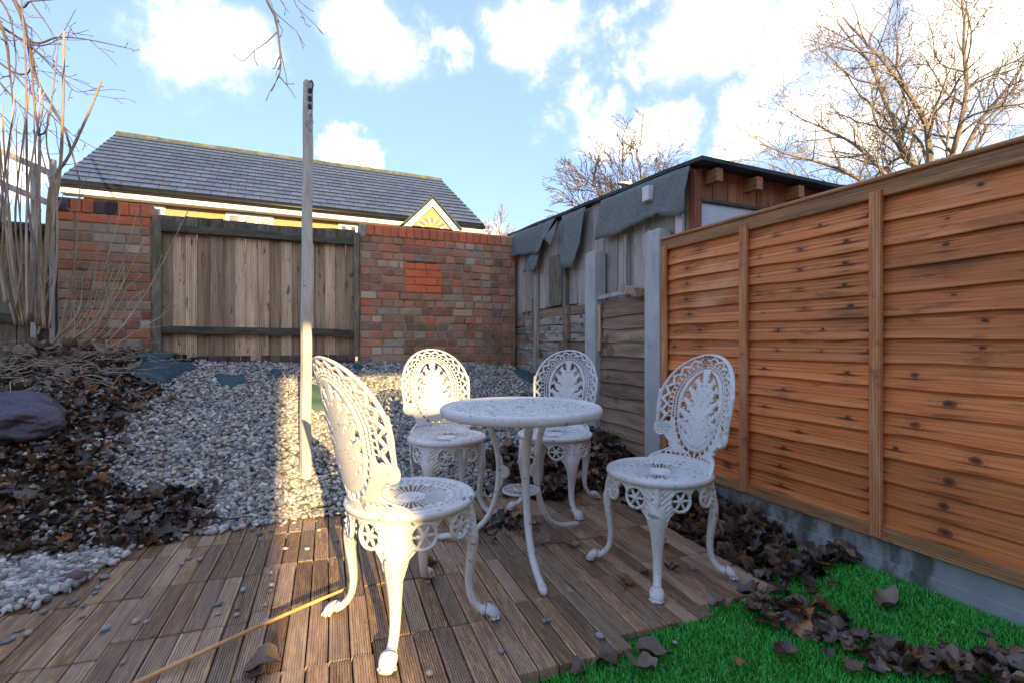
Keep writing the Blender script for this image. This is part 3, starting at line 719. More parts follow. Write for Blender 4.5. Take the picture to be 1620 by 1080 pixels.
def build_walls():
    rnd = random.Random(12); y0 = WY
    # ---- right wall with the infilled opening
    x0, x1 = .516, 2.10; root = empty('brick_wall', (x0, y0, .5)); tag(root, 'old mixed brick wall with a square patch of new orange bricks', 'wall')
    mb = MB(); mb.box(0, x1 - x0, .008, .22, -.15, 1.492)
    obj('mortar_core', mb.mesh('core'), MT['mortar'], root)
    px0, px1, pz0, pz1 = .93 - x0, 1.30 - x0, 1.35 - .5, 1.655 - .5
    zt = 1.885 - .5
    for c in range(19):
        z = zt - .075 * (c + .5); top_new = c == 0
        x = rnd.uniform(-.05, 0.0); x = 0.0; L = x1 - x0; hdr = c % 2 == 0; first = True
        while x < L - .02:
            wd = .1025 if (hdr or rnd.random() < .42) else .2125
            if first and hdr: wd = .1025
            if first and not hdr: wd = rnd.choice([.1025, .155, .2125])
            first = False
            wd = min(wd, L - x); inrow = pz0 < z < pz1
            if inrow and x < px0 < x + wd: wd = px0 - x
            if inrow and px0 - .001 <= x < px1: x = px1; continue
            if wd < .03:
                if x + wd > L - .03: break
                x += wd; continue
            xc = x + wd / 2 - .0
            if True:
                m = 'brick'
                if top_new and .42 < xc < .80: m = 'brick_new'
                elif rnd.random() < .012: m = 'brick_new'
                elif xc < .35 and z < .7 and rnd.random() < .5: m = 'brick_pale'
                elif rnd.random() < .07: m = 'brick_pale'
                brick(root, xc, z, wd - .010, .065, m, rnd)
            x += wd
    # soldier course on top
    x = .06
    while x < x1 - x0 - .03:
        brick(root, x + .033, 1.885 - .5 + .0535, .065, .103, 'brick_new' if x < 1.30 else 'brick', rnd, y=-.004, dp=.20); x += .0755
    # new infill, set back a little, under a ragged dark strip standing for a shaded cavity
    z = 1.385 - .075 * 6.5
    for c in range(4):
        x = px0
        for wd in [[.2125, .155], [.1025, .2125, .06], [.2125, .155], [.1025, .1025, .155]][c]:
            wd = min(wd, px1 - x)
            if wd > .03: brick(root, x + wd / 2, z, wd - .007, .068, 'brick_patch', rnd, y=-.002); x += wd
        z += .075
    mb = MB(); mb.tube([(px0 + .01, .012, pz1 - .006), (px0 + .08, .006, pz1 + .008), (px0 + .18, .010, pz1 - .002), (px0 + .28, .006, pz1 + .010), (px1 - .01, .012, pz1 - .004)], [.010, .015, .011, .017, .010], 6); obj('broken_edge', mb.mesh('lintel'), MT['dark_wood'], root)  # solid dark strip in place of the cavity's shadow
    # ---- left pier
    x0, x1 = -1.70, -1.105; root = empty('brick_pier', (x0, y0, .55)); tag(root, 'pale pinkish brick pier with red coping beside the old fence', 'pier')
    mb = MB(); mb.box(0, x1 - x0, .008, .22, -.1, 1.442); obj('mortar_core', mb.mesh('core'), MT['mortar'], root)
    zt = 1.885 - .55; L = x1 - x0
    for c in range(17):
        z = zt - .075 * (c + .5); x = 0.0; first = True
        while x < L - .02:
            wd = .1025 if (c % 2 and rnd.random() < .7) or rnd.random() < .25 else .2125
            if first and c % 3 == 1: wd = .1025
            first = False
            if L - x - wd < .05: wd = L - x
            wd = min(wd, L - x)
            brick(root, x + wd / 2, z, wd - .010, .065, 'brick_new' if c == 0 else ('brick_pale' if rnd.random() < .45 else 'brick'), rnd); x += wd
    x = .0
    k = 0
    while x < L - .05:
        brick(root, x + .037, 1.885 - .55 + .053 - .0, .065, .102, 'brick_new' if k in (1, 2, 5, 6, 7) else 'brick_dark', rnd, y=-.004, dp=.20); x += .0745; k += 1
    # ---- brick edging under the fence
    root = empty('brick_edging', (-1.10, y0 - .06, .72)); tag(root, 'row of dark bricks edging the gravel under the old fence', 'edging')
    for k in range(20):
        if k in (3, 9): continue
        o = brick(root, .05 + k * .078, .02, .07, .06, 'brick_dark', rnd, y=0, dp=.05)
        if k == 11: o.data = o.data.copy(); o.data.materials.clear(); o.data.materials.append(MT['ridge'])


build_walls()


# ------------------------------------------------------------------ old board fence between pier and wall
def board_mesh(wd, dp, ht, seed, ragged=0.0, axis='z', nseg=5):
    rnd = random.Random(seed); rings = []; b = .003
    for i in range(nseg + 1):
        t = i / nseg; z = ht * t; e = rnd.uniform(-.002, .002); q = rnd.uniform(-.0015, .0015)
        rings.append([(-wd / 2 + e, b + q, z), (-wd / 2 + b + e, q, z), (wd / 2 - b + e, q, z), (wd / 2 + e, b + q, z), (wd / 2 + e, dp + q, z), (-wd / 2 + e, dp + q, z)])
    if ragged:
        a, c = rnd.uniform(-ragged, ragged), rnd.uniform(-ragged, ragged); r = rings[-1]
        rings[-1] = [(p[0], p[1], p[2] + (a if p[0] < 0 else c)) for p in r]
    mb = MB(); mb.rings(rings)
    if axis == 'x': mb.v = [(z, y, x) for x, y, z in mb.v]
    return mb.mesh('board')


def build_gate():
    rnd = random.Random(4); root = empty('board_fence', (-1.105, WY + .02, .78)); tag(root, 'weathered brown vertical board fence between the brick pier and wall', 'fence')
    obj('post', board_mesh(.06, .09, 1.16, 1), MT['mossy_wood'], root, (.035, -.03, -.03)); obj('post', board_mesh(.05, .09, 1.15, 2), MT['mossy_wood'], root, (1.59, -.03, -.03))
    x = .050; k = 0
    while x < 1.55:
        wd = rnd.uniform(.082, .098); wd = min(wd, 1.585 - x)
        obj('board', board_mesh(wd + (.012 if k % 2 else -.001), .014, 1.10, k, .0), MT['old_wood'], root, (x + wd / 2, .03 + (k % 2) * .016, -.09), (0, R(rnd.uniform(-.3, .3)), 0))
        obj('board_end', board_mesh(wd + (.012 if k % 2 else -.001), .014, .14, k + 50, .004), MT['mossy_wood'], root, (x + wd / 2, .028 + (k % 2) * .016, 1.005 + .008 * math.sin(k * .5)))
        x += wd; k += 1
    obj('rail', board_mesh(.058, .05, 1.50, 60, 0, 'x', 8), MT['dark_wood'], root, (.065, -.022, 1.035))
    obj('rail', board_mesh(.062, .055, 1.36, 61, 0, 'x', 8), MT['dark_wood'], root, (.07, -.028, .205), (0, R(.6), 0))
    obj('rail_end', board_mesh(.07, .06, .17, 62, 0, 'x', 3), MT['dark_wood'], root, (1.39, -.036, .18))


build_gate()


# ------------------------------------------------------------------ right fence
def lap_slat(L, ht, seed, wavy=.008):
    """waney lap slat: local x along, z up, +y towards the garden; lower edge stands out"""
    rnd = random.Random(seed); rings = []; n = 22; ph = rnd.uniform(0, 6); ph2 = rnd.uniform(0, 6)
    for i in range(n + 1):
        x = L * i / n; e = wavy * (math.sin(x * 5 + ph) + .6 * math.sin(x * 13 + ph2)) * .5
        rings.append([(x, -.002, ht), (x, .005, ht), (x, .024, .003 + e), (x, .022, e), (x, .006, e + .002)])
    mb = MB(); mb.rings(rings); return mb.mesh('slat')


def build_right_fence():
    y0, y1 = -1.45, 2.452; root = empty('lap_fence', (FX + .03, y0, 0), R(90)); tag(root, 'new orange horizontal lap fence along the right side', 'fence')
    L = y1 - y0; z0 = .14; z1 = 1.52; n = 14; p = (z1 - .075 - z0 - .05) / n
    rnd = random.Random(9)
    m2 = surf('orange fence wood lower', [(.25, (.30, .078, .019)), (.5, (.66, .190, .046)), (.78, (.84, .37, .13))], 2.6, stretch=(.45, 4, 46), rough=.6, bump=.25, bscale=10, rings=None, vary=.18,
              knots=dict(freq=2.7, zc=.05, col=(.05, .014, .008), halo=(.060, .026, .014), ring=(.17, .055, .02)), wspots=[(1.5, .54, .68, (.13, .060, .028), .55, (1, .8, 3.5)), (1.1, .55, .70, (.72, .50, .32), .4, (1, 1, 1.5)), (6, .60, .70, (.08, .045, .025), .55, (1, .7, 4))], randoff=False, spec=.25, spots=[(3.4, .62, .76, (.085, .05, .03), .5, (.7, 6, 12))])
    # knots line up board over board because neighbours were cut from one log
    for k in range(n):
        z = z0 + .045 + p * k
        me = lap_slat(L, p + .016, k); me.materials.append(m2 if k < 7 else MT['new_wood'])
        # keep the sawn pattern of the log: shift texture space a little per board by baking it into the mesh origin
        sh = rnd.uniform(-.03, .03) + (0 if k < 7 else .31)
        for v in me.vertices: v.co.x += sh
        obj('slat', me, None, root, (-sh, .004, z + rnd.uniform(-.002, .002)), (R(rnd.uniform(-.3, .3)), 0, 0))
    for k, yb in enumerate((2.43, 2.045 * .9 + .0, 1.354 * .9, .56, -.1, -.75)):
        obj('batten', board_mesh(.042, .020, z1 - z0 - .06, k + 80), MT['batten'], root, (yb - y0, .033, z0 + .01), (0, 0, 0))
    mb = MB(); mb.box(0, L, -.012, .040, z1 - .075, z1 - .012, .004); obj('top_rail', mb.mesh('rail'), MT['cap_wood'], root)
    mb = MB(); mb.box(0, L, -.02, .052, z1 - .012, z1 + .004, .004); obj('capping', mb.mesh('cap'), MT['cap_wood'], root)
    mb = MB(); mb.box(0, L, -.012, .046, z0, z0 + .050, .004); obj('bottom_rail', mb.mesh('rail'), MT['cap_wood'], root)
    # battens stand on the outer face: move slats' face check
    gb = empty('gravel_board', (FX + .03, y0, 0), R(90)); tag(gb, 'grey stained concrete board under the orange fence', 'gravel board')
    mb = MB(); mb.box(0, L, -.02, .022, -.2, z0 - .003, .004); obj('board', mb.mesh('gb'), MT['concrete_wet'], gb)
    mb = MB(); mb.box(0, L, .022, .03, -.2, z0 - .075, .003); obj('lower_step', mb.mesh('gb'), MT['concrete_wet'], gb)

    def post(y, zt, lab, wd):
        r = MB(); a = .055
        r.box(-wd / 2, wd / 2, -.05, .05, -.3, zt - .012, .006); r.rings([[(-wd / 2 + .004, -.046, zt - .012), (wd / 2 - .004, -.046, zt - .012), (wd / 2 - .004, .046, zt - .012), (-wd / 2 + .004, .046, zt - .012)], [(-wd / 2 + .02, -.03, zt), (wd / 2 - .02, -.03, zt), (wd / 2 - .02, .03, zt), (-wd / 2 + .02, .03, zt)]])
        # recess slots for the panels
        o = obj('concrete_post', r.mesh('post'), MT['concrete'], None, (FX + .02, y, 0), (0, 0, R(90))); tag(o, lab, 'post', 'concrete fence posts')
    post(2.531, 1.59, 'tall grey concrete post at the end of the orange fence', .145)
    post(3.255, 1.57, 'grey concrete post between the shed wall and the low old panel', .145)
    # old low panel between the posts
    op = empty('old_fence_panel', (FX + .035, 2.61, 0), R(90)); tag(op, 'old mossy brown lap fence panel between two concrete posts', 'fence panel')
    n = 11; zb = .12; p = (1.17 - zb) / n
    for k in range(n):
        obj('slat', lap_slat(.57, p + .022, 200 + k, .010), MT['old_slat'], op, (0, .0, zb + p * k), (R(rnd.uniform(-.6, .6)), R(rnd.uniform(-.8, .8)), 0))
    obj('top_rail', board_mesh(.03, .03, .60, 300, 0, 'x', 4), MT['grey_wood'], op, (-.01, .012, 1.235), (0, R(2), 0))
    obj('split_batten', board_mesh(.032, .018, .34, 302), MT['old_wood'], op, (.555, .024, .82))
    b = obj('loose_block', board_mesh(.05, .06, .19, 301, 0, 'x', 3), MT['old_wood'], None, (FX - .02, 2.62, 1.205), (0, R(-14), R(90))); tag(b, 'short broken timber lying on top of the old fence panel', 'timber')


build_right_fence()


# ------------------------------------------------------------------ shed
def build_shed():
    rnd = random.Random(6); SX = 2.12; SYF = 2.29; SYB = 5.02
    root = empty('garden_shed', (SX, SYF, 0)); tag(root, 'patched old shed with green felt flaps and red brown front boards', 'shed')
    # local: x right from the garden side, y back
    D = SYB - SYF
    # dark inner shell so nothing shows through the gaps
    mb = MB(); mb.box(.03, 1.75, .04, D, -.2, 1.86); obj('shell', mb.mesh('shell'), MT['dark_wood'], root)
    # side boards (facing the garden, local -x)
    y = .02
    specs = []
    while y < D - .02:
        wd = rnd.uniform(.13, .26); wd = min(wd, D - y); zb = 1.19 - .02 * math.sin(y * 3) if y > 1.15 else .95
        me = board_mesh(wd - .005, .02, 1.965 - zb, int(y * 100), .012)
        m = 'grey_wood'
        obj('wall_board', me, MT[m], root, (.022 - rnd.uniform(0, .008), y + wd / 2, zb), (0, 0, R(-90))); y += wd
    # low courses of flaking boards, in short lengths
    for c in range(9):
        z = .50 + c * .077; y = .95
        while y < D - .02:
            wd = rnd.uniform(.35, .9); wd = min(wd, D - y)
            me = board_mesh(.074, .02, wd - .006, 400 + c * 7 + int(y * 10), 0, 'x', 3)
            o = obj('lap_board', me, MT['flake_wood'] if rnd.random() < .8 else MT['old_slat'], root, (.016 - rnd.uniform(0, .012), y + wd - .003, z + .037), (R(0), R(rnd.uniform(-.5, .5)), R(-90))); y += wd
    # upright battens on the side
    for (yy, zb, zt, wd, m) in ((2.08, .62, 1.60, .05, 'grey_wood'), (2.14, .95, 1.30, .022, 'old_slat'), (1.50, .70, 1.55, .05, 'mossy_wood'), (1.46, .80, 1.20, .02, 'old_slat'), (.36, 1.05, 1.62, .04, 'grey_wood'), (.62, 1.0, 1.64, .025, 'grey_wood')):
        obj('upright', board_mesh(wd, .035, zt - zb, int(zb * 99)), MT[m], root, (-.028, yy, zb), (0, 0, R(-90)))
    mb = MB(); mb.box(-.006, .0, 1.58, 1.82, 1.24, 1.66); obj('grey_sheet', mb.mesh('s'), MT['felt'], root)
    o = obj('dark_board', board_mesh(.22, .012, .42, 71), MT['dark_wood'], root, (-.008, 1.70, 1.21), (0, 0, R(-90))); o.data.materials[0] = MT['mossy_wood']
    # front: frame, red boards under the eaves, pale sheet in the window opening
    obj('corner_post', board_mesh(.055, .05, 1.90, 72), MT['red_wood'], root, (.03, -.022, 0))
    x = .06
    while x < 1.70:
        wd = rnd.uniform(.10, .15); obj('front_board', board_mesh(wd - .004, .018, .20, int(x * 100)), MT['red_wood'], root, (x + wd / 2, .004, 1.725 + rnd.uniform(-.004, .004)), (0, 0, 0)); x += wd
    obj('window_head', board_mesh(.022, .03, 1.70, 73, 0, 'x', 6), MT['dark_wood'], root, (.058, -.014, 1.73), (0, R(.6), 0))
    mb = MB(); mb.box(.06, 1.72, .004, .010, .6, 1.722); obj('window_sheet', mb.mesh('sheet'), MT['panel'], root)
    mb = MB(); mb.box(-.018, .0, .06, .12, 1.30, 1.66); obj('white_strip', mb.mesh('s'), MT['white_trim'], root)
    for (xx, zz) in ((.10, 1.862), (.42, 1.852), (.785, 1.843)):
        obj('rafter_end', board_mesh(.075, .05, .14, int(xx * 99), 0, 'x', 2), MT['cap_wood'], root, (xx + .05, -.09, zz), (0, 0, R(90)))
    # roof: thin felted deck that overhangs
    def rz(x, y): return 1.925 + .105 * (y / D) - .022 * x
    mb = MB()
    for (dz0, dz1, ins, m) in ((0, .022, 0, 0),):
        rings = []
        for y in np.linspace(-.12, D + .02, 10):
            e = .004 * math.sin(y * 7)
            rings.append([(-.035, y, rz(0, y) - .0 + e), (-.035, y, rz(0, y) + .022 + e), (1.9, y, rz(1.9, y) + .022), (1.9, y, rz(1.9, y))])
        mb.rings(rings)
    obj('roof', mb.mesh('roof'), MT['roof_edge'], root)

    # felt flaps: draped sheets with folds, hanging from the roof edge; outlines as (y, z) in world metres
    def flap(poly, seed, out=.012):
        # poly: list of (ytop, ztop, ybot, zbot) columns from back to front
        n = len(poly); cols = []
        for i in range((n - 1) * 5 + 1):
            k = min(n - 2, i // 5); t = (i - k * 5) / 5; a, b = poly[k], poly[k + 1]; cols.append([a[q] * (1 - t) + b[q] * t for q in range(4)])
        front = []; nv = 9
        for i, (yt, zt, yb, zb) in enumerate(cols):
            c = []
            for j in range(nv):
                t = j / (nv - 1); y = yt * (1 - t) + yb * t; z = zt * (1 - t) + zb * t
                if j == nv - 1: z += .024 * mnoise.noise(Vector((y * 17, seed, 0)))
                bulge = out + .022 * t * (1 + mnoise.noise(Vector((y * 5, seed * 3.1, t * 1.5)))) + .010 * mnoise.noise(Vector((y * 11, z * 6, seed)))
                c.append(Vector((-.038 - bulge + .012 * (1 - t), y - SYF, z)))
            front.append(c)
        mb = MB(); V = []; F = []; m = len(front)
        for s in (0, .005):
            for c in front: V += [(p.x + s, p.y, p.z) for p in c]
        o2 = m * nv
        for i in range(m - 1):
            for j in range(nv - 1):
                a = i * nv + j; F.append((a, a + 1, a + nv + 1, a + nv)); F.append((o2 + a, o2 + a + nv, o2 + a + nv + 1, o2 + a + 1))
        for i in range(m - 1):
            for j in (0, nv - 1):
                a = i * nv + j; F.append((a, a + nv, o2 + a + nv, o2 + a))
        for i in (0, m - 1):
            for j in range(nv - 1):
                a = i * nv + j; F.append((a, a + 1, o2 + a + 1, o2 + a))
        mb.add(V, F); obj('felt_flap', mb.mesh('flap', True), MT['felt'], root)
    flap([(4.96, 2.025, 5.0, 1.78), (4.6, 2.01, 4.6, 1.755), (4.33, 1.995, 4.33, 1.73), (4.22, 1.992, 4.24, 1.70), (4.16, 1.99, 4.20, 1.72), (4.02, 1.985, 4.12, 1.76), (3.92, 1.98, 4.09, 1.80)], 1)
    flap([(4.42, 1.75, 4.52, 1.572), (4.26, 1.75, 4.28, 1.552), (4.15, 1.86, 4.22, 1.60)], 2, .02)
    flap([(3.80, 1.97, 3.78, 1.53), (3.70, 1.965, 3.69, 1.50), (3.58, 1.96, 3.60, 1.49), (3.50, 1.957, 3.52, 1.60), (3.42, 1.955, 3.45, 1.68)], 3)
    flap([(3.20, 1.945, 3.23, 1.655), (3.0, 1.94, 2.98, 1.645), (2.78, 1.935, 2.78, 1.66), (2.60, 1.93, 2.60, 1.685), (2.48, 1.925, 2.48, 1.675), (2.35, 1.92, 2.35, 1.635), (2.27, 1.915, 2.29, 1.64)], 4)
    # folded-over piece of felt and the white vent box
    flap([(3.99, 1.86, 4.02, 1.80), (3.88, 1.90, 3.90, 1.72), (3.82, 1.93, 3.82, 1.79)], 5, .05)
    mb = MB(); mb.box(-.085, -.03, .29, .355, 1.79, 1.885, .004); obj('vent_box', mb.mesh('box'), MT['white_trim'], root)


build_shed()


# ------------------------------------------------------------------ cast fretwork
def fret(sdf, u0, u1, v0, v1, h, T, wr, mapf, relief=None, name='cast'):
    nu = int(round((u1 - u0) / h)) + 1; nv = int(round((v1 - v0) / h)) + 1
    us = np.linspace(u0, u1, nu); vs = np.linspace(v0, v1, nv); U, Vg = np.meshgrid(us, vs, indexing='ij'); D = sdf(U, Vg)
    Hh = T * np.sqrt(np.clip(1 - (1 - np.clip(D / wr, 0, 1)) ** 2, 0, 1))
    Rl = np.zeros_like(D) if relief is None else relief(U, Vg) * np.clip(D / wr, 0, 1)
    verts = []; fi = -np.ones((nu, nv), int); bi = -np.ones((nu, nv), int); ed = {}; faces = []
    pos = D > 0
    for i, j in zip(*np.nonzero(pos)):
        fi[i, j] = len(verts); verts.append(mapf(U[i, j], Vg[i, j], Hh[i, j] + Rl[i, j])); bi[i, j] = len(verts); verts.append(mapf(U[i, j], Vg[i, j], -Hh[i, j] * .8))

    def cross(a, b):
        k = (a, b) if a < b else (b, a)
        if k not in ed:
            da, db = D[k[0]], D[k[1]]; t = da / (da - db); t = min(max(t, .08), .92)
            ed[k] = len(verts); verts.append(mapf(U[k[0]] * (1 - t) + U[k[1]] * t, Vg[k[0]] * (1 - t) + Vg[k[1]] * t, 0.0))
        return ed[k]
    anyp = pos[:-1, :-1] | pos[1:, :-1] | pos[:-1, 1:] | pos[1:, 1:]
    for i, j in zip(*np.nonzero(anyp)):
        cs = [(i, j), (i + 1, j), (i + 1, j + 1), (i, j + 1)]; f = []; b = []
        for k in range(4):
            p, q = cs[k], cs[(k + 1) % 4]
            if pos[p]: f.append(fi[p]); b.append(bi[p])
            if pos[p] != pos[q]: c = cross(p, q); f.append(c); b.append(c)
        if len(f) >= 3: faces.append(tuple(f)); faces.append(tuple(b[::-1]))
    me = bpy.data.meshes.new(name); me.from_pydata([tuple(map(float, p)) for p in verts], [], [tuple(map(int, f)) for f in faces]); me.polygons.foreach_set('use_smooth', [True] * len(me.polygons)); me.update(); return me


def join_meshes(parts, name):
    import bmesh
    bm = bmesh.new()
    for p in parts: bm.from_mesh(p)
    me = bpy.data.meshes.new(name); bm.to_mesh(me); bm.free(); return me


def bez(a, b, c, n=12): return [tuple((1 - t) ** 2 * np.array(a) + 2 * t * (1 - t) * np.array(b) + t * t * np.array(c)) for t in np.linspace(0, 1, n)]


LEAFSTROKES = []
for (a, b, c, r0, r1, r2) in [((.008, .085), (.05, .075), (.076, .112), .013, .021, .012), ((.006, .10), (.05, .14), (.092, .165), .012, .017, .009), ((.006, .14), (.045, .175), (.094, .212), .011, .016, .009),
                              ((.006, .175), (.04, .225), (.088, .262), .011, .016, .008), ((.006, .21), (.03, .27), (.072, .310), .011, .016, .008), ((.004, .25), (.018, .31), (.044, .345), .011, .015, .008)]:
    for s in (-1, 1):
        pts = bez(a, b, c)
        for k, p in enumerate(pts):
            t = k / (len(pts) - 1); r = (1 - t) ** 2 * r0 + 2 * t * (1 - t) * r1 * 1.1 + t * t * r2; LEAFSTROKES.append((s * p[0], p[1], r))
            if k % 4 == 3: LEAFSTROKES.append((s * (p[0] + .010), p[1] - .010, r * .62)); LEAFSTROKES.append((s * (p[0] - .006), p[1] + .012, r * .55))
for k in range(16): LEAFSTROKES.append((0, .06 + .021 * k, .012 + .004 * math.sin(k * .5)))
LEAFSTROKES.append((0, .375, .017))

OC = .225; ORX = .104; ORY = .160


def back_fields(u, v):
    au = np.abs(u)
    ell = (1 - np.sqrt((u / .215) ** 2 + ((v - .245) / .215) ** 2)) * .215
    hw = np.where(v > .245, .215, .215 - .10 * (.245 - v))
    side = np.minimum(np.minimum(hw - au, v - .135), .30 - v)
    ear = .037 - np.hypot(au - .174, v - .134)
    nw = .131 + .075 * np.clip(1 - v / .062, 0, 1) ** 1.3 + .012 * np.sin(v * 90) * (v < .06)
    neck = np.minimum(np.minimum(nw - au, v + .002), .22 - v)
    notch = np.minimum(np.minimum(au - .108, .137 - v), 1) * 1.0
    out = np.maximum(np.maximum(ell, side), np.maximum(ear, neck))
    return out, ear


def back_sdf(u, v):
    out, ear = back_fields(u, v); au = np.abs(u)
    phi = np.arctan2(v - .245, u); rho = np.hypot(u, v - .245)
    cp, sp = np.cos(phi), np.sin(phi)
    ro = 1 / np.sqrt((cp / ORX) ** 2 + (sp / (ORY - .02)) ** 2)
    rout = np.where(v > .245, .215, np.minimum(.4, .208 / np.maximum(np.abs(cp), .2)))
    q = (rho - ro) / (rout - ro); wq = (rout - ro)
    a0 = R(-27); fr = (phi - a0); fr = np.where(fr < -R(63), fr + 2 * np.pi, fr); tot = R(234); p = fr / tot * 15
    arch = (fr > 0) & (fr < tot)
    f1 = np.abs((p % 1) * 2 - 1); zz = .60 + .20 * f1
    h1 = np.minimum(np.minimum(q - .555, .85 - q), np.abs(q - zz) - .085) * wq
    f2 = np.abs(((2 * p + .5) % 1) - .5); ln = tot / 30 * (ro + .4 * wq)
    h2 = np.minimum((.062 - np.abs(q - .45)) * wq, (.30 - f2) * ln)
    f3 = np.abs(((3 * p) % 1) - .5); ln3 = tot / 45 * (ro + .15 * wq)
    h3 = np.minimum((.032 - np.abs(q - .30)) * wq, (.36 - f3) * ln3); h4 = np.minimum((.032 - np.abs(q - .17)) * wq, (.36 - f3) * ln3)
    holes = np.maximum(np.maximum(h1, h2), np.maximum(h3, h4)); holes = np.where(arch, holes, -1.0)
    # dashes continue down beside the oval
    rl = np.sqrt((u / ORX) ** 2 + ((v - OC) / ORY) ** 2); f5 = np.abs(((phi / R(9)) % 1) - .5)
    h5 = np.minimum(.0045 - np.abs((rl - 1.16) * ORX), (.34 - f5) * .02); holes = np.maximum(holes, np.where((~arch) & (v > .03), h5, -1))
    # scroll eye
    holes = np.maximum(holes, .009 - np.hypot(au - .150, (v - .170) * .8))
    # acanthus leaf inside the oval
    oval = (1 - rl) * ORX
    leaf = np.full_like(u, -1.0)
    for (x, y, r) in LEAFSTROKES: leaf = np.maximum(leaf, r * 1.22 - np.hypot(u - x, v - y))
    holes = np.maximum(holes, np.minimum(oval - .002, -leaf))
    # little pierced slots along the foot
    f6 = np.abs(((u / .022) % 1) - .5); holes = np.maximum(holes, np.minimum(np.minimum(.004 - np.abs(v - .028), (.28 - f6) * .022), .15 - au))
    return np.minimum(out, -holes)


def back_relief(u, v):
    out, ear = back_fields(u, v); au = np.abs(u); r = np.zeros_like(u)
    rl = np.sqrt((u / ORX) ** 2 + ((v - OC) / ORY) ** 2)
    r += .006 * np.exp(-((out - .006) / .006) ** 2)
    th = np.arctan2(v - .055, u); r += np.where(rl < 1, .0035 * (np.abs(np.sin(th * 11)) - .3) + .003, 0)
    d = np.hypot(au - .174, v - .134); an = np.arctan2(v - .134, au - .174); r += np.where(ear > 0, .004 * np.sin(d / .011 * 2 * np.pi - an), 0)
    r += .003 * np.exp(-((rl - 1.04) / .035) ** 2)
    return r


def back_map(u, v, h):
    rc = .205 + .14 * smooth01(v / .13); al = u / rc
    y0 = .190 + .20 * v + .10 * v * v
    rr = rc - h          # front faces the sitter (towards -y)
    return (rr * math.sin(al), y0 - rc + rr * math.cos(al), .400 + v - .10 * max(0, 0))


def seat_sdf(u, v):
    r = np.hypot(u, v); th = np.arctan2(v, u); d = .205 - r
    f = np.abs(((th / (2 * np.pi) * 40) % 1) - .5); ln = 2 * np.pi * r / 40; lim = np.where(((th / (2 * np.pi) * 20) % 1) < .5, .118, .106)
    h = np.minimum(np.minimum(r - .050, lim + .012 - r), (.31 - f) * ln)
    f2 = np.abs(((th / (2 * np.pi) * 40 + .5) % 1) - .5); h = np.maximum(h, np.minimum(.0065 - np.abs(r - .146), (.30 - f2) * ln))
    f3 = np.abs(((th / (2 * np.pi) * 44) % 1) - .5); h = np.maximum(h, np.minimum(.0055 - np.abs(r - .166), (.28 - f3) * 2 * np.pi * r / 44))
    return np.minimum(d, -h)


def seat_relief(u, v):
    r = np.hypot(u, v); return .002 * np.sin(r * 420) * (r > .175) + .002 * (r < .05) * np.cos(r * 300) + .004 * np.exp(-((r - .182) / .008) ** 2)


def seat_map(u, v, h):
    r = math.hypot(u, v); dish = -.008 * (1 - (r / .205) ** 2); return (u, v, .396 + dish + h)


AR = .188


def apron_sdf(u, v):
    au = np.abs(u); band = np.minimum(v - .366, .392 - v); med = .045 - np.hypot(au - .082, v - .330)
    web = np.minimum(np.minimum(.10 - au, v - (.300 + .25 * au)), .392 - v)
    arch = np.minimum(v - (.366 - .10 * np.clip((.146 - au) / .03, 0, 1) ** 2 * .4), .392 - v); arch = np.minimum(arch, .1475 - au)
    leg = np.minimum(np.where(v < .27, .030 + (v - .23) * .30, .042 + (v - .27) * .95) - au, np.minimum(v - .20, .392 - v))
    d = np.maximum(np.maximum(np.minimum(band, .1475 - au), med), np.maximum(np.maximum(web, leg), arch))
    rr = np.hypot(au - .082, v - .330); th = np.arctan2(v - .330, au - .082); rs = .012 + .0225 * np.abs(np.cos(th * 3)) ** 3.0
    h = np.minimum(.033 - rr, rr - rs); h = np.minimum(h, 1); d = np.minimum(d, -h)
    return d


def apron_relief(u, v):
    au = np.abs(u); rr = np.hypot(au - .082, v - .330); return .005 * np.exp(-((rr - .039) / .005) ** 2) + .004 * np.exp(-(rr / .012) ** 2) + .008 * np.exp(-(au / .010) ** 2) + .0035 * np.sin((v - au * .9) * 330) * (au > .012) * (au < .055) + .004 * np.exp(-((au - .035 - (v - .3) * .3) / .006) ** 2)


def apron_map(u, v, h):
    a = u / AR; r = AR + h + .016 * math.exp(-(u / .045) ** 2) * smooth01((.40 - v) / .10) * (1 if v > .25 else max(.3, (v - .17) / .08)); return (r * math.cos(a), r * math.sin(a), v)


def catmull(P, n):
    P = np.array(P, float); out = []
    Q = np.vstack([2 * P[0] - P[1], P, 2 * P[-1] - P[-2]])
    for i in range(1, len(Q) - 2):
        for k in range(n):
            t = k / n; p0, p1, p2, p3 = Q[i - 1], Q[i], Q[i + 1], Q[i + 2]; out.append(.5 * ((2 * p1) + (-p0 + p2) * t + (2 * p0 - 5 * p1 + 4 * p2 - p3) * t * t + (-p0 + 3 * p1 - 3 * p2 + p3) * t ** 3))
    out.append(Q[-2]); return np.array(out)


def leg_sweep(P, n=5, sides=14, ridge=.25):
    """P rows: r, z, half width (sideways), half depth. Local x outward."""
    C = catmull(P, n); rings = []
    for i in range(len(C)):
        r, z, wd, dp = C[i]; t = C[min(i + 1, len(C) - 1)][:2] - C[max(i - 1, 0)][:2]; t = t / np.linalg.norm(t); nrm = np.array([-t[1], t[0]]); ring = []
        if nrm[0] < 0: nrm = -nrm
        for k in range(sides):
            a = 2 * math.pi * k / sides; ca, sa = math.cos(a), math.sin(a); rd = dp * ca * (1 + ridge * max(0, ca) ** 6); ring.append((r + nrm[0] * rd, wd * sa, z + nrm[1] * rd))
        rings.append(ring)
    mb = MB(); mb.rings(rings); return mb.mesh('leg', True)


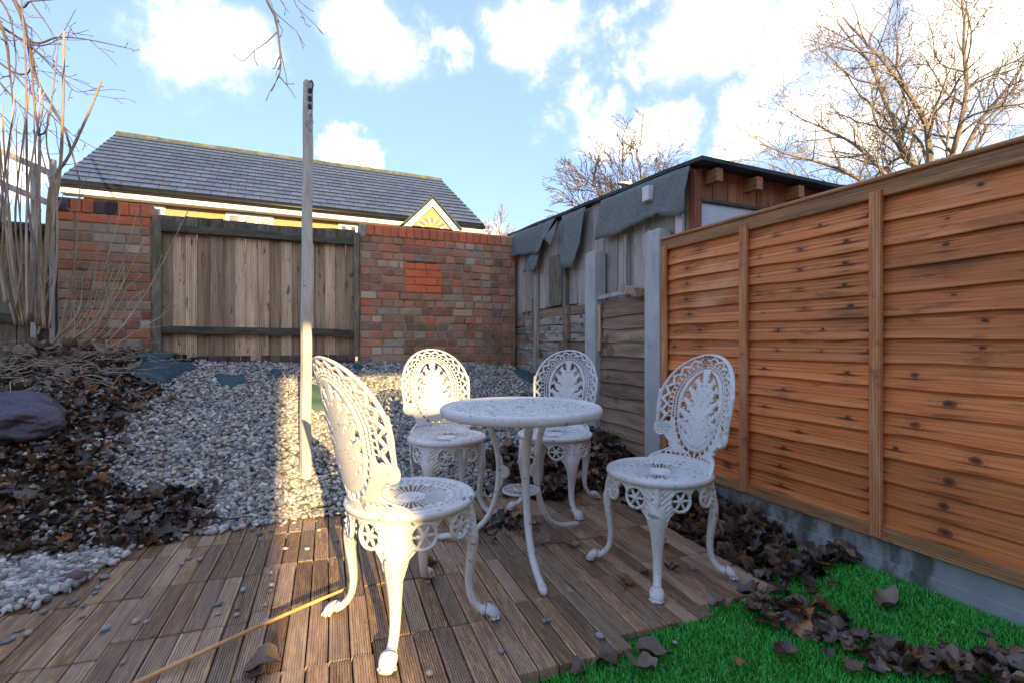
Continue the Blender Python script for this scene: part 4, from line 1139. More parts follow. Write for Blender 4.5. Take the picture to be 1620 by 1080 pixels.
def build_furniture():
    seat_me = join_meshes([fret(seat_sdf, -.208, .208, -.208, .208, .0029, .005, .003, seat_map, seat_relief)], 'seat')
    rim = MB(); rings = []
    for (r, z) in ((.190, .386), (.197, .378), (.206, .380), (.2105, .390), (.208, .399), (.200, .403), (.192, .399)):
        rings.append([(r * math.cos(2 * math.pi * k / 72), r * math.sin(2 * math.pi * k / 72), z) for k in range(72)])
    rim.rings(rings + [rings[0]], cap=False); rim_me = rim.mesh('rim', True)
    seat_me = join_meshes([seat_me, rim_me], 'seat'); seat_me.materials.append(MT['white_iron'])
    back_me = fret(back_sdf, -.222, .222, -.004, .464, .0025, .0065, .0045, back_map, back_relief, 'backrest')
    back_me.materials.append(MT['white_iron'])
    apron = fret(apron_sdf, -.150, .150, .20, .394, .0026, .005, .004, apron_map, apron_relief, 'apron')
    leg = leg_sweep([(.180, .345, .030, .004), (.198, .31, .033, .012), (.204, .27, .032, .0155), (.200, .22, .027, .015), (.192, .16, .021, .013), (.190, .11, .0175, .0115), (.199, .065, .0155, .0105), (.222, .034, .0155, .0105), (.246, .021, .018, .012)])
    foot = leg_sweep([(.236, .026, .014, .010), (.250, .030, .024, .014), (.266, .022, .026, .016), (.280, .013, .022, .012), (.287, .009, .012, .007)], 4, 14, 0)
    pad = leg_sweep([(.262, .006, .024, .006), (.275, .006, .028, .006), (.292, .006, .018, .006)], 4, 12, 0)
    leg_me = join_meshes([apron, leg, foot, pad], 'leg'); leg_me.materials.append(MT['white_iron'])
    leg_me.polygons.foreach_set('use_smooth', [True] * len(leg_me.polygons))

    def chair(x, y, facing, label):
        r = empty('garden_chair', (x, y, deck_z(x, y) + .002), R(facing) + math.pi / 2); tag(r, label, 'chair', 'white cast iron garden chairs')
        obj('seat', seat_me, None, r); obj('backrest', back_me, None, r)
        for k in range(4): obj('leg', leg_me, None, r, (0, 0, 0), (0, 0, R(45 + 90 * k)))
        return r
    chair(.335, 1.640, 20, 'nearest white cast iron chair, in low sun, left of the table')
    chair(1.335, 1.625, 184, 'white cast iron chair in front of the orange fence')
    chair(.725, 2.60, 273, 'white cast iron chair behind the table in front of the gravel')
    chair(1.325, 2.50, 224, 'white cast iron chair behind the table by the concrete post')

    # ---- table
    tz = .622; TR = .345; rg = random.Random(2); holes = []
    rr = .052
    while rr < .292:
        n = int(2 * math.pi * rr / .029)
        for k in range(n):
            if rg.random() < .12: continue
            a = 2 * math.pi * (k + rg.uniform(-.22, .22)) / n; holes.append((rr * math.cos(a) + rg.uniform(-.002, .002), rr * math.sin(a) + rg.uniform(-.002, .002), rg.uniform(.0065, .0115), rg.uniform(.0046, .0066), rg.uniform(0, 3.14)))
        rr += .0225
    cell = .02; grid = {}
    for hld in holes: grid.setdefault((int(hld[0] // cell), int(hld[1] // cell)), []).append(hld)

    def top_sdf(u, v):
        r = np.hypot(u, v); d = np.minimum(TR - .012 - r, r - .022); res = np.full_like(u, -1.0)
        for (x, y, a, b, t) in holes:
            i0 = np.searchsorted(u[:, 0], x - .012); i1 = np.searchsorted(u[:, 0], x + .012); j0 = np.searchsorted(v[0], y - .012); j1 = np.searchsorted(v[0], y + .012)
            uu = u[i0:i1, j0:j1] - x; vv = v[i0:i1, j0:j1] - y; c, s = math.cos(t), math.sin(t); p = uu * c + vv * s; q = -uu * s + vv * c
            res[i0:i1, j0:j1] = np.maximum(res[i0:i1, j0:j1], (1 - np.sqrt((p / a) ** 2 + (q / b) ** 2)) * b)
        return np.minimum(d, -res)

    def top_rel(u, v):
        r = np.hypot(u, v); return .002 * np.sin(u * 260 + 3 * np.sin(v * 90)) * np.sin(v * 240 + 3 * np.sin(u * 80)) * (r < .295) + .003 * np.exp(-((r - .305) / .006) ** 2) + .003 * np.exp(-((r - .322) / .006) ** 2)
    top = fret(top_sdf, -.34, .34, -.34, .34, .0028, .0032, .0022, lambda u, v, h: (u, v, tz + h), top_rel, 'top')
    rim = MB(); rings = []
    for (r, z) in ((.325, tz - .006), (.330, tz - .026), (.338, tz - .031), (.345, tz - .028), (.350, tz - .014), (.350, tz - .003), (.345, tz + .006), (.336, tz + .009), (.328, tz + .004)):
        rings.append([(r * math.cos(2 * math.pi * k / 96), r * math.sin(2 * math.pi * k / 96), z) for k in range(96)])
    rim.rings(rings + [rings[0]], cap=False)
    top.materials.append(MT['white_iron']); top_me = join_meshes([top, rim.mesh('rim', True)], 'top'); top_me.materials.append(MT['white_iron']); top_me.materials.append(MT['white_top'])
    for p in top_me.polygons:
        if p.center.x ** 2 + p.center.y ** 2 < .298 ** 2: p.material_index = 1
    leg = leg_sweep([(.150, .612, .020, .011), (.155, .56, .019, .011), (.132, .50, .017, .011), (.112, .44, .0155, .011), (.102, .38, .015, .011), (.100, .33, .015, .012), (.105, .27, .015, .012), (.120, .20, .015, .012), (.155, .125, .015, .0115), (.21, .068, .0145, .011), (.28, .035, .014, .0105), (.34, .024, .014, .011), (.375, .016, .017, .013), (.392, .016, .013, .010)])
    # pierced scroll medallion on the inside of each leg
    def med_sdf(u, v):
        return np.maximum(.031 - np.hypot(u, v), (1 - np.hypot((u - .012) / .016, v / .075)) * .016)
    med = fret(med_sdf, -.04, .04, -.08, .08, .004, .009, .012, lambda u, v, h: (.082 + u, h, .335 + v), lambda u, v: .004 * np.cos(np.hypot(u, v) * 300), 'med')
    knob = MB()
    for (r, z, q) in ((.118, .455, .010), (.120, .19, .010), (.392, .013, .014)):
        rings = []
        for i in range(1, 7):
            a = math.pi * i / 7; rings.append([(r + q * math.sin(a) * math.cos(2 * math.pi * k / 10), q * math.sin(a) * math.sin(2 * math.pi * k / 10), z + q * math.cos(a)) for k in range(10)])
        knob.rings(rings)
    leg_me = join_meshes([leg, med, knob.mesh('k', True)], 'tleg'); leg_me.materials.append(MT['white_iron'])

    def ring_sdf(u, v):
        r = np.hypot(u, v); th = np.arctan2(v, u); d = np.minimum(.085 - r, r - .012); f = np.abs(((th / (2 * np.pi) * 14) % 1) - .5)
        return np.minimum(d, -np.minimum(np.minimum(r - .030, .070 - r), (.30 - f) * 2 * np.pi * r / 14))
    ring_me = fret(ring_sdf, -.09, .09, -.09, .09, .0035, .006, .005, lambda u, v, h: (u, v, .262 + h), None, 'ring'); ring_me.materials.append(MT['white_iron'])
    x, y = .885, 1.985
    t = empty('garden_table', (x, y, deck_z(x, y) + .002)); tag(t, 'round white cast iron table with pierced top on three scrolled legs', 'table')
    obj('table_top', top_me, None, t); obj('lower_shelf', ring_me, None, t)
    for a in (258, 22, 140): obj('leg', leg_me, None, t, (0, 0, 0), (0, 0, R(a)))


build_furniture()


# ------------------------------------------------------------------ pole, cane, bag, plank
def build_small():
    p = hit(483, 757); H = 2.375 - p.z
    root = empty('washing_line_post', (p.x, p.y, p.z)); root.rotation_euler = (R(.2), R(.35), R(20)); tag(root, 'tall weathered white wooden post standing in the gravel', 'post')
    mb = MB(); rings = []
    for i in range(13):
        t = i / 12; q = .0265 * (1 - .14 * t); b = .006; z = -.1 + (H + .1) * t; e = .002 * math.sin(i * 2.1)
        rings.append([(x + e, y, z) for x, y in [(-q, -q + b), (-q + b, -q), (q - b, -q), (q, -q + b), (q, q - b), (q - b, q), (-q + b, q), (-q, q - b)]])
    mb.rings(rings); obj('shaft', mb.mesh('shaft'), MT['pole'], root)
    mb = MB(); z = H - .06
    for k in range(3): mb.box(-.010, .010, -.034, -.024, z - .045 * k - .014, z - .045 * k + .014, .003)
    mb.tube([(0, -.026, z + .05), (.004, -.042, z + .055), (.012, -.044, z + .03), (.004, -.040, z - .0)], .004, 6)
    obj('hook_plate', mb.mesh('hook'), MT['iron'], root)
    mb = MB(); z = H - .17
    mb.tube([(0, -.03, z), (-.01, -.034, z - .04), (-.018, -.036, z - .09), (.002, -.036, z - .12), (.016, -.034, z - .07), (.01, -.032, z - .02), (-.012, -.038, z - .03), (-.03, -.04, z - .10)], .0035, 6)
    obj('string', mb.mesh('string', True), MT['string'], root)
    # cane
    a = hit(205, 1092) + Vector((0, 0, .010)); b = hit(568, 938) + Vector((0, 0, .034)); root = empty('bamboo_cane', a); tag(root, 'thin orange cane with a green tip lying across the deck', 'cane')
    pts = [(b - a) * t + Vector((0, 0, .006 * math.sin(t * 3.1))) for t in np.linspace(0, .965, 14)]
    mb = MB(); mb.tube(pts, [.0066 - .0016 * i / 13 + (.0007 if i % 4 == 2 else 0) for i in range(14)], 8); obj('shaft', mb.mesh('c', True), MT['cane'], root)
    mb = MB(); mb.tube([(b - a) * .965, (b - a) * 1.0], [.0054, .0044], 8); obj('tip', mb.mesh('c', True), MT['green_tip'], root)
    # bag: lumpy half-buried plastic sack
    c = Vector((-1.33, 3.26, ground(-1.33, 3.26) + .06)); V = []; F = []; nu, nv = 90, 50
    for j in range(nv + 1):
        for i in range(nu):
            th = 2 * math.pi * i / nu; ph = math.pi * j / nv - math.pi / 2; d = Vector((math.cos(ph) * math.cos(th), math.cos(ph) * math.sin(th), math.sin(ph)))
            n = mnoise.noise(d * 1.6 + Vector((3, 1, 2))) * .30 + (.5 - abs(mnoise.noise(Vector((d.x * 2.2 + d.z * 3, d.y * 5 + d.z * 4, 4))))) * .13 + (.5 - abs(mnoise.noise(d * 6))) * .07
            r = 1 + n; V.append((d.x * .20 * r, d.y * .18 * r, d.z * .105 * r))
    for j in range(nv):
        for i in range(nu): F.append((j * nu + i, j * nu + (i + 1) % nu, (j + 1) * nu + (i + 1) % nu, (j + 1) * nu + i))
    o = obj('plastic_sack', np_mesh('sack', V, F, smooth=True), MT['bag'], None, c, (R(18), R(6), R(-12))); tag(o, 'dark purple plastic sack half buried in leaf litter', 'sack')
    # plank by the post, with a lower one under it
    q = hit(975, 722); o = obj('plank', board_mesh(.15, .035, .62, 501, .01), MT['old_slat'], None, (1.46, 2.74, ground(1.6, 2.7) + .075), (R(-84), R(0), R(-72))); tag(o, 'mossy old plank leaning in the leaves beside the concrete post', 'plank')
    o = obj('plank', board_mesh(.05, .025, .50, 502), MT['old_wood'], None, (1.62, 2.42, ground(1.7, 2.5) + .03), (R(-88), 0, R(-100))); tag(o, 'thin brown batten lying at the right edge of the deck', 'plank')
    # dark lump of rubble on the left of the deck
    iv, jf = ico(); rng = np.random.default_rng(8)

    def stone(name, pos, size, label, cat, group, mat, flat=.6):
        v = iv * (1 + rng.normal(0, .10, (len(iv), 1))) * np.array([size * rng.uniform(.9, 1.35), size * rng.uniform(.7, 1), size * flat * rng.uniform(.8, 1.1)]); zmin = v[:, 2].min()
        o = obj(name, np_mesh(name, v, jf), mat, None, (pos.x, pos.y, pos.z - zmin * .9), (0, 0, rng.uniform(0, 6.28))); tag(o, label, cat, group)
    stone('rubble', hit(122, 924), .042, 'dark angular lump of rubble among the stones on the left deck edge', 'rubble', None, MT['brick_dark'], .7)
    px = [(117, 953), (130, 960), (112, 955), (288, 893), (299, 885), (317, 886), (215, 985), (233, 985), (168, 998), (130, 978), (346, 957), (375, 963), (385, 935), (420, 958), (428, 936), (429, 907), (430, 926), (195, 1050), (451, 869), (455, 868), (486, 870), (534, 855), (500, 825), (345, 972),
          (70, 970), (30, 1000), (20, 1012), (45, 1005), (10, 1018), (155, 932), (165, 915), (150, 940), (375, 975), (423, 986),
          (678, 923), (862, 985), (868, 983), (949, 1008), (680, 1068), (793, 1032), (885, 810), (1096, 901), (960, 868), (430, 840), (410, 845), (400, 838), (445, 832), (465, 828), (470, 838), (455, 845), (505, 840)]
    def where(u, v):
        if u > 1050: return 'small pale stone on the deck under the right chair'
        if u > 875: return 'small grey stone on the deck between the table and the right chair'
        if u > 620: return 'small grey stone on the deck between the near chair and the front table leg' if v < 1020 else 'small grey stone on the deck near the bottom edge right of the near chair'
        if v < 880 and u > 395: return 'small stone on the deck just below the gravel beside the near chair'
        if u > 360: return 'small stone on the deck above the cane left of the near chair'
        if u > 260: return 'small grey stone in the middle of the left deck below the leaf litter'
        if u > 100: return 'small grey stone on the left deck beside the lump of rubble'
        return 'small grey stone on the deck at the left edge below the gravel spill'
    for (u, v) in px: stone('pebble', hit(u, v), rng.uniform(.009, .0165), where(u, v), 'stone', 'stones scattered on the deck', MT['pebble'])
    for (u, v) in [(1113, 977), (1290, 1012), (1068, 1018)]: stone('pebble', hit(u, v), .010, 'small pale stone on the green turf ' + ('at the deck edge' if u == 1113 else 'under the band of leaves' if u == 1290 else 'near the bottom edge left of the leaf band'), 'stone', 'stones on the turf', MT['pebble'])

    mb = MB(); rs = random.Random(12)
    for k in range(90):
        x = rs.uniform(.6, 2.0); y = rs.uniform(.75, 1.34)
        if on_deck(x, y): continue
        q = rs.uniform(.0015, .0035); z = gz(x, y) + .008; mb.box(x - q, x + q, y - q * .7, y + q * .7, z, z + q)
    o = obj('turf_debris', mb.mesh('debris'), MT['leaf_tan']); tag(o, 'tiny pale crumbs of leaf and grit on the green turf', 'debris', kind='stuff')

    # single leaves that can be told apart
    def leaf(u, v, size, k, mat, label, group=None, lift=.012, tilt=(0, 0), up=0):
        p = hit(u, v); vs, fs = LEAVES[k]; vv = vs * np.array([size, size, size * (.62 if on_deck(p.x, p.y) else .6)]); vv[:, 1] *= random.Random(u).uniform(.55, 1); rr = random.Random(u * 7 + v)
        e = (R(tilt[0] + rr.uniform(-8, 8)), R(tilt[1] + rr.uniform(-8, 8)), rr.uniform(0, 6.28))
        from mathutils import Euler
        Rm = np.array(Euler(e).to_matrix()); zmin = (vv @ Rm.T)[:, 2].min()
        root = obj('dead_leaf', np_mesh('leaf', vv, fs, smooth=True), MT[mat], None, (p.x, p.y, p.z - zmin * (.6 if not on_deck(p.x, p.y) else .8) + up * .6 + (.012 if not on_deck(p.x, p.y) else .001)), e); tag(root, label, 'leaf', group)
        mb = MB(); mb.tube([(-size * .42, 0, vv[12][2]), (-size * .62, size * .05, vv[12][2] + .004), (-size * .85, size * .16, vv[12][2] + .002)], [.0016, .0012, .0009], 4); obj('stalk', mb.mesh('stalk'), MT['leaf'], root)
    leaf(415, 1050, .105, 4, 'leaf', 'dark crumpled leaf on the deck below the cane')
    leaf(400, 1068, .075, 2, 'leaf_tan', 'pale curled leaf on the deck beside the cane, near the bottom edge')
    leaf(905, 862, .062, 1, 'leaf_tan', 'grey and brown curled leaf on the deck beside the right chair')
    leaf(991, 922, .085, 2, 'leaf_orange', 'crumpled orange brown leaf left of the right chair\'s front leg')
    leaf(1020, 910, .06, 8, 'leaf_black', 'black leaf on the deck beside the orange brown one')
    leaf(1060, 900, .07, 5, 'leaf', 'brown leaf on the deck behind the right chair\'s front leg')
    leaf(857, 853, .085, 0, 'leaf_tan', 'flat tan lobed leaf on the deck behind the front table leg')
    leaf(683, 893, .075, 5, 'leaf', 'curled brown leaf under the near chair at its rear leg')
    leaf(1133, 953, .075, 9, 'leaf_tan', 'beige curled leaf at the deck edge on the turf')
    leaf(1150, 962, .055, 2, 'leaf_tan', 'smaller beige leaf next to the one on the deck edge')
    leaf(960, 1050, .085, 4, 'leaf', 'upright dark leaf on turf against the front deck edge')
    leaf(1038, 1045, .105, 2, 'leaf', 'big crumpled brown leaf on turf near the bottom edge')
    leaf(1020, 1065, .09, 5, 'leaf', 'torn brown leaf below the big crumpled one on the turf')
    leaf(915, 1070, .07, 9, 'leaf', 'brown leaf at the front corner of the deck and turf')
    leaf(1245, 1038, .085, 1, 'leaf_black', 'black wet leaf alone in the middle of the turf')
    leaf(1405, 965, .10, 5, 'leaf', 'long curled brown leaf alone on turf near the gravel board')
    leaf(1172, 1055, .035, 9, 'leaf_orange', 'small orange leaf on the turf near the bottom edge')
    leaf(980, 1040, .032, 2, 'leaf_orange', 'small orange leaf on the turf beside the deck')
    leaf(1555, 1008, .035, 1, 'leaf', 'tiny dark leaf on turf by the gravel board at right')
    leaf(1325, 880, .07, 2, 'leaf_orange', 'bright orange curled leaf at the foot of the gravel board')
    leaf(1248, 915, .06, 5, 'leaf_orange', 'orange leaf among dark ones right of the deck corner')
    leaf(1320, 928, .045, 8, 'leaf_black', 'flat dark leaf on turf right of the deck corner')
    leaf(1175, 955, .03, 4, 'leaf_tan', 'small tan scrap of leaf at the deck corner')
    rl = random.Random(77)
    path = [(1180, 945), (1200, 965), (1225, 985), (1250, 1000), (1278, 985), (1290, 1010), (1310, 1005), (1330, 1020), (1262, 960), (1285, 945), (1345, 1035), (1365, 1010), (1372, 1048), (1400, 1020), (1350, 1062), (1420, 1050), (1440, 1072), (1465, 1040), (1490, 1062), (1512, 1045), (1535, 1068), (1560, 1050), (1580, 1072), (1600, 1055), (1452, 1058), (1385, 1070), (1240, 970), (1300, 968), (1618, 1070), (1525, 1075), (1275, 925), (1262, 905), (1230, 940)]
    for i, (u, v) in enumerate(path):
        leaf(u, v, rl.uniform(.05, .088), rl.randrange(10), rl.choice(['leaf_black', 'leaf_black', 'leaf', 'leaf', 'leaf_orange' if i % 11 == 5 else 'leaf']), 'wet dark leaf in the band on turf, ' + ('next to the deck corner' if u < 1260 else 'between deck corner and gravel board' if u < 1340 else 'halfway along the band' if u < 1450 else 'at the far right end'), 'leaves strewn in a band over the turf', up=rl.uniform(0, .012))


build_small()


# ------------------------------------------------------------------ trees and shrubs
def grow(mb, p, d, L, r, lvl, rng, cfg):
    seg = max(3, int(L / cfg['seg'][min(lvl, len(cfg['seg']) - 1)])); pts = [Vector(p)]; rad = [r]; d = Vector(d).normalized(); kids = []
    for i in range(seg):
        wob = cfg['wob'][min(lvl, len(cfg['wob']) - 1)]
        d = (d + Vector((rng.gauss(0, wob), rng.gauss(0, wob), rng.gauss(0, wob) + cfg['up'][min(lvl, len(cfg['up']) - 1)]))).normalized(); pts.append(pts[-1] + d * (L / seg)); t = (i + 1) / seg
        rad.append(max(cfg['rmin'], r * (1 - t * cfg['taper'])))
        if lvl < cfg['lv'] and t > cfg['start'][min(lvl, len(cfg['start']) - 1)]:
            for _ in range(cfg['kids'][min(lvl, len(cfg['kids']) - 1)]):
                if rng.random() < cfg['prob']: kids.append((pts[-1].copy(), d.copy(), rad[-1], t))
    mb.tube(pts, rad, 7 if lvl == 0 else (5 if lvl == 1 else 3), cap=False)
    if lvl == cfg['lv'] and cfg.get('bud'): mb.tube([pts[-1], pts[-1] + d * cfg['bud']], [cfg['rmin'] * 2.0, cfg['rmin'] * .6], 4, cap=False)
    for (q, dd, rr, t) in kids:
        ang = rng.uniform(*cfg['ang']); az = rng.uniform(0, 6.283); ax = dd.orthogonal().normalized(); ax.rotate(Quaternion(dd, az)); nd = dd.copy(); nd.rotate(Quaternion(ax, ang))
        grow(mb, q, nd, L * rng.uniform(*cfg['len']) * (1.1 - .5 * t), max(cfg['rmin'], rr * cfg['rk']), lvl + 1, rng, cfg)


def fork_tree(name, label, loc, trunkH, trunkR, limbs, cfg, mat, seed, cat='tree'):
    rng = random.Random(seed); root = empty(name, loc); tag(root, label, cat)
    mb = MB(); mb.tube([(0, 0, -.3), (rng.uniform(-.03, .03), .02, trunkH * .5), (0, 0, trunkH + .05)], [trunkR * 1.25, trunkR, trunkR * .9], 9); obj('trunk', mb.mesh('trunk', True), mat, root)
    mb = MB()
    for (dx, dy, dz, L, r) in limbs: grow(mb, (0, 0, trunkH - .05), (dx, dy, dz), L, r * .78, 0, rng, cfg)
    obj('crown', mb.mesh('crown', False, fix=False), mat, root)


def build_trees():
    cfg = dict(seg=[.16, .10, .07, .05], wob=[.10, .15, .20, .22], up=[.02, .03, .04, .05], lv=3, start=[.12, .15, .2], kids=[2, 2, 2], prob=.62, ang=(.45, 1.15), len=(.30, .55), rk=.55, rmin=.0026, taper=.80, bud=.016)
    cfg_r = dict(cfg, prob=.60)
    x, y = 1.171 * 5.6, .5895 * 5.6
    fork_tree('bare_tree', 'pale bare tree with many knobbly twigs behind the orange fence', (x, y, 0), 2.35, .085,
              [(-.35, .1, 1, 2.6, .055), (.2, .25, 1, 2.8, .055), (-.75, .35, .62, 2.1, .045), (-.9, .25, .30, 1.9, .038), (-.15, -.3, 1, 2.4, .045), (-.55, .6, .85, 2.2, .04), (.6, -.2, .8, 2.2, .045), (-.8, .75, .35, 1.7, .032), (.5, .6, .7, 2.0, .04), (-.95, .55, .15, 1.5, .03)], cfg_r, MT['bark_light'], 14)
    cfg2 = dict(cfg, seg=[.5, .35, .3, .25], wob=[.06, .09, .1, .12], up=[.01, .02, .02], rmin=.0095, prob=.85, ang=(.28, .8), len=(.42, .68), bud=None)
    fork_tree('far_bare_tree', 'distant bare tree with upright branches behind the shed roof', (.635 * 17, .817 * 17, 0), 3.0, .15,
              [(-.5, .1, 1, 3.6, .10), (.3, .2, 1, 3.9, .10), (-1, .2, .9, 3.4, .08), (.9, 0, .9, 3.3, .08), (0, -.2, 1, 4.0, .1), (-1.2, 0, .55, 3.1, .07), (1.2, .2, .6, 3.1, .07), (-.7, -.3, 1, 3.6, .08), (.6, .4, 1, 3.7, .08)], cfg2, MT['bark_dark'], 5)
    fork_tree('far_bush', 'small far bare bush above the end of the brick wall', (.378 * 15, .926 * 15, 0), 2.6, .10, [(-.8, 0, .8, 1.4, .05), (.7, 0, .8, 1.5, .05), (0, 0, 1, 1.6, .05), (-.3, .2, 1, 1.5, .05), (1.2, 0, .5, 1.3, .04), (-1.2, .1, .4, 1.4, .04)],
              dict(cfg2, seg=[.2, .15, .12], rmin=.007), MT['bark_light'], 8)
    # overhanging tree: trunk off to the left, limbs reach over the garden
    rng = random.Random(3); root = empty('overhanging_tree', (-3.3, 4.2, .3)); tag(root, 'tree reaching dark bare branches over the top left of the garden', 'tree')
    mb = MB(); mb.tube([(0, 0, -.4), (.05, 0, 1.5), (.1, -.05, 3.0), (.15, -.1, 4.6)], [.13, .11, .09, .05], 9); obj('trunk', mb.mesh('trunk', True), MT['bark_dark'], root)
    B = Vector(root.location); mb = MB()

    def P(u, v, t): return raydir(u, v) * t + Vector((0, 0, CAM_H)) - B
    c3 = dict(cfg, lv=1, seg=[.10, .06, .05], wob=[.12, .2], up=[-.02, .0], prob=.40, start=[.15], kids=[1], ang=(.4, 1.0), len=(.25, .5), rmin=.0022, bud=.012, rk=.5)
    ctr = [([(-260, -420, 4.6), (-150, -230, 4.4), (10, -20, 4.1), (45, 70, 4.0), (60, 130, 4.0), (100, 200, 4.0), (130, 300, 4.0)], .022),
           ([(-150, -230, 4.4), (-20, 0, 3.8), (8, 60, 3.7), (15, 110, 3.7), (22, 180, 3.6)], .018), ([(45, 70, 4.0), (70, 72, 3.9), (95, 58, 3.9), (120, 15, 3.9)], .007), ([(-100, -60, 4.2), (0, 40, 4.1), (55, 68, 4.1), (90, 60, 4.0), (132, 62, 4.0), (200, 76, 3.9)], .012),
           ([(-80, 20, 4.4), (0, 100, 4.2), (40, 118, 4.1), (50, 95, 4.1), (48, 60, 4.0)], .011), ([(-80, -160, 4.3), (20, 0, 4.2), (50, 2, 4.1), (85, 0, 4.0)], .012), ([(15, 110, 3.7), (60, 160, 3.7), (110, 210, 3.8), (160, 240, 3.8)], .006),
           ([(45, 70, 4.0), (90, 110, 3.9), (120, 145, 3.9), (165, 137, 3.9)], .006), ([(0, 40, 4.1), (60, 85, 4.1), (100, 125, 4.1), (140, 152, 4.1)], .006), ([(-60, 150, 4.3), (0, 180, 4.2), (30, 210, 4.2), (60, 212, 4.2)], .006), ([(-70, 60, 4.0), (-10, 120, 4.0), (30, 165, 4.0), (70, 200, 4.0), (118, 240, 4.0)], .008),
           ([(50, 5, 3.9), (75, 40, 3.9), (88, 60, 3.9)], .006), ([(-40, -40, 4.2), (10, 15, 4.1), (25, 90, 4.0), (20, 140, 4.0)], .010),
           ([(-200, -300, 4.5), (60, -210, 3.8), (260, -150, 3.4), (400, -60, 3.2), (422, 0, 3.15), (436, 30, 3.1), (442, 70, 3.1), (444, 105, 3.1), (441, 124, 3.1)], .014), ([(260, -150, 3.4), (450, -60, 3.3), (466, 2, 3.3), (474, 16, 3.3)], .007)]
    for (pl, r) in ctr:
        cp = catmull([list(P(*q)) for q in pl], 6); n = len(cp); mb.tube([Vector(p) for p in cp], [max(.0025, r * (1 - .8 * i / n)) for i in range(n)], 6, cap=False)
        for i in range(3, n, 2):
            if rng.random() < .6:
                d = Vector(cp[i] - cp[i - 1]).normalized(); d = (d + Vector((rng.gauss(0, .6), rng.gauss(0, .6), rng.gauss(-.15, .5)))).normalized(); grow(mb, cp[i], d, rng.uniform(.08, .30), max(.0022, r * .30), 0, rng, c3)
        # the hanging tip of the long limb carries only short spurs
    obj('crown', mb.mesh('crown', False, fix=False), MT['bark_dark'], root)
    # coppiced shrub by the pier
    base = Vector((-1.58, 4.30, ground(-1.58, 4.30))); root = empty('coppiced_shrub', base); tag(root, 'many stemmed bare shrub of tall straight stems in front of the pier', 'shrub')

    def Q(u, v, t): return raydir(u, v) * t + Vector((0, 0, CAM_H)) - base
    T = 3.45; stems = [([(40, 510, T), (50, 430, T), (58, 350, T), (62, 270, T), (63, 215, T)], .018, 1), ([(62, 215, T), (55, 170, T), (50, 110, T), (36, 30, T), (34, -40, T)], .008, 1), ([(62, 215, T), (75, 200, T), (88, 110, T), (93, 60, T)], .007, 1), ([(62, 215, T), (68, 160, T), (66, 140, T)], .004, 0),
                       ([(52, 510, T), (66, 440, T), (82, 350, T), (95, 270, T), (100, 160, T), (101, 50, T)], .016, 1), ([(60, 515, T), (72, 420, T), (80, 300, T), (110, 245, T), (140, 180, T), (161, 128, T)], .014, 1), ([(30, 500, T), (18, 400, T), (6, 330, T), (-4, 200, T)], .012, 1), ([(25, 490, T), (35, 400, T), (28, 300, T), (26, 210, T)], .007, 0),
                       ([(48, 505, T), (56, 420, T), (44, 320, T), (42, 200, T), (41, 110, T), (36, 30, T)], .010, 1), ([(70, 520, T), (66, 460, T), (58, 400, T), (60, 330, T)], .012, 0), ([(44, 505, T), (42, 420, T), (44, 300, T), (60, 200, T), (64, 140, T)], .009, 0), ([(78, 520, T), (90, 400, T), (88, 300, T), (74, 230, T), (76, 180, T)], .008, 0),
                       ([(10, 480, T), (0, 420, T), (-12, 360, T)], .014, 0), ([(0, 350, T), (8, 270, T), (18, 200, T), (22, 180, T)], .007, 0),
                       ([(90, 545, 3.5), (110, 480, 3.6), (120, 400, 3.6), (124, 330, 3.6), (126, 300, 3.6)], .007, 2), ([(80, 560, 3.4), (140, 520, 3.6), (170, 470, 3.7), (200, 400, 3.8), (218, 330, 3.9)], .006, 2), ([(100, 570, 3.3), (170, 540, 3.4), (220, 480, 3.6), (250, 430, 3.7), (298, 333, 3.8)], .0065, 2), ([(110, 575, 3.3), (180, 545, 3.4), (240, 510, 3.5), (280, 482, 3.6)], .005, 2),
                       ([(95, 560, 3.4), (130, 530, 3.5), (160, 490, 3.6), (225, 435, 3.7)], .005, 2), ([(85, 550, 3.4), (100, 500, 3.5), (112, 440, 3.6), (135, 370, 3.6)], .005, 2), ([(100, 560, 3.4), (120, 470, 3.6), (140, 430, 3.6), (172, 355, 3.7)], .005, 2), ([(90, 555, 3.4), (150, 480, 3.6), (175, 440, 3.6)], .004, 2), ([(92, 555, 3.4), (140, 480, 3.6), (165, 425, 3.6), (190, 335, 3.8)], .0045, 2), ([(110, 575, 3.3), (160, 562, 3.3), (190, 552, 3.4)], .004, 2), ([(88, 550, 3.4), (110, 505, 3.5), (112, 460, 3.5)], .004, 2),
                       ([(60, 530, 3.45), (74, 470, 3.5), (85, 440, 3.5)], .008, 2), ([(80, 545, 3.4), (105, 520, 3.4), (125, 490, 3.5), (130, 460, 3.6)], .008, 2)]
    rx = random.Random(55)
    for k in range(12):
        u = rx.uniform(-20, 95); stems.append(([(u * .5 + 30, 515, T), (u * .8 + 12, 430, T), (u + rx.uniform(-10, 14), 330, T), (u + rx.uniform(-24, 30), rx.uniform(120, 260), T)], rx.uniform(.005, .010), 0))
    for k in range(14):
        u = rx.uniform(110, 235); v = rx.uniform(340, 520); stems.append(([(rx.uniform(70, 110), rx.uniform(545, 575), 3.4), ((u + 90) / 2 + 12, (v + 555) / 2 + 22, 3.5), (u, v, 3.65)], rx.uniform(.003, .005), 2))
    rg = random.Random(5)
    c4 = dict(cfg, lv=0, seg=[.05], wob=[.10], up=[.04], rmin=.0018, bud=.010)
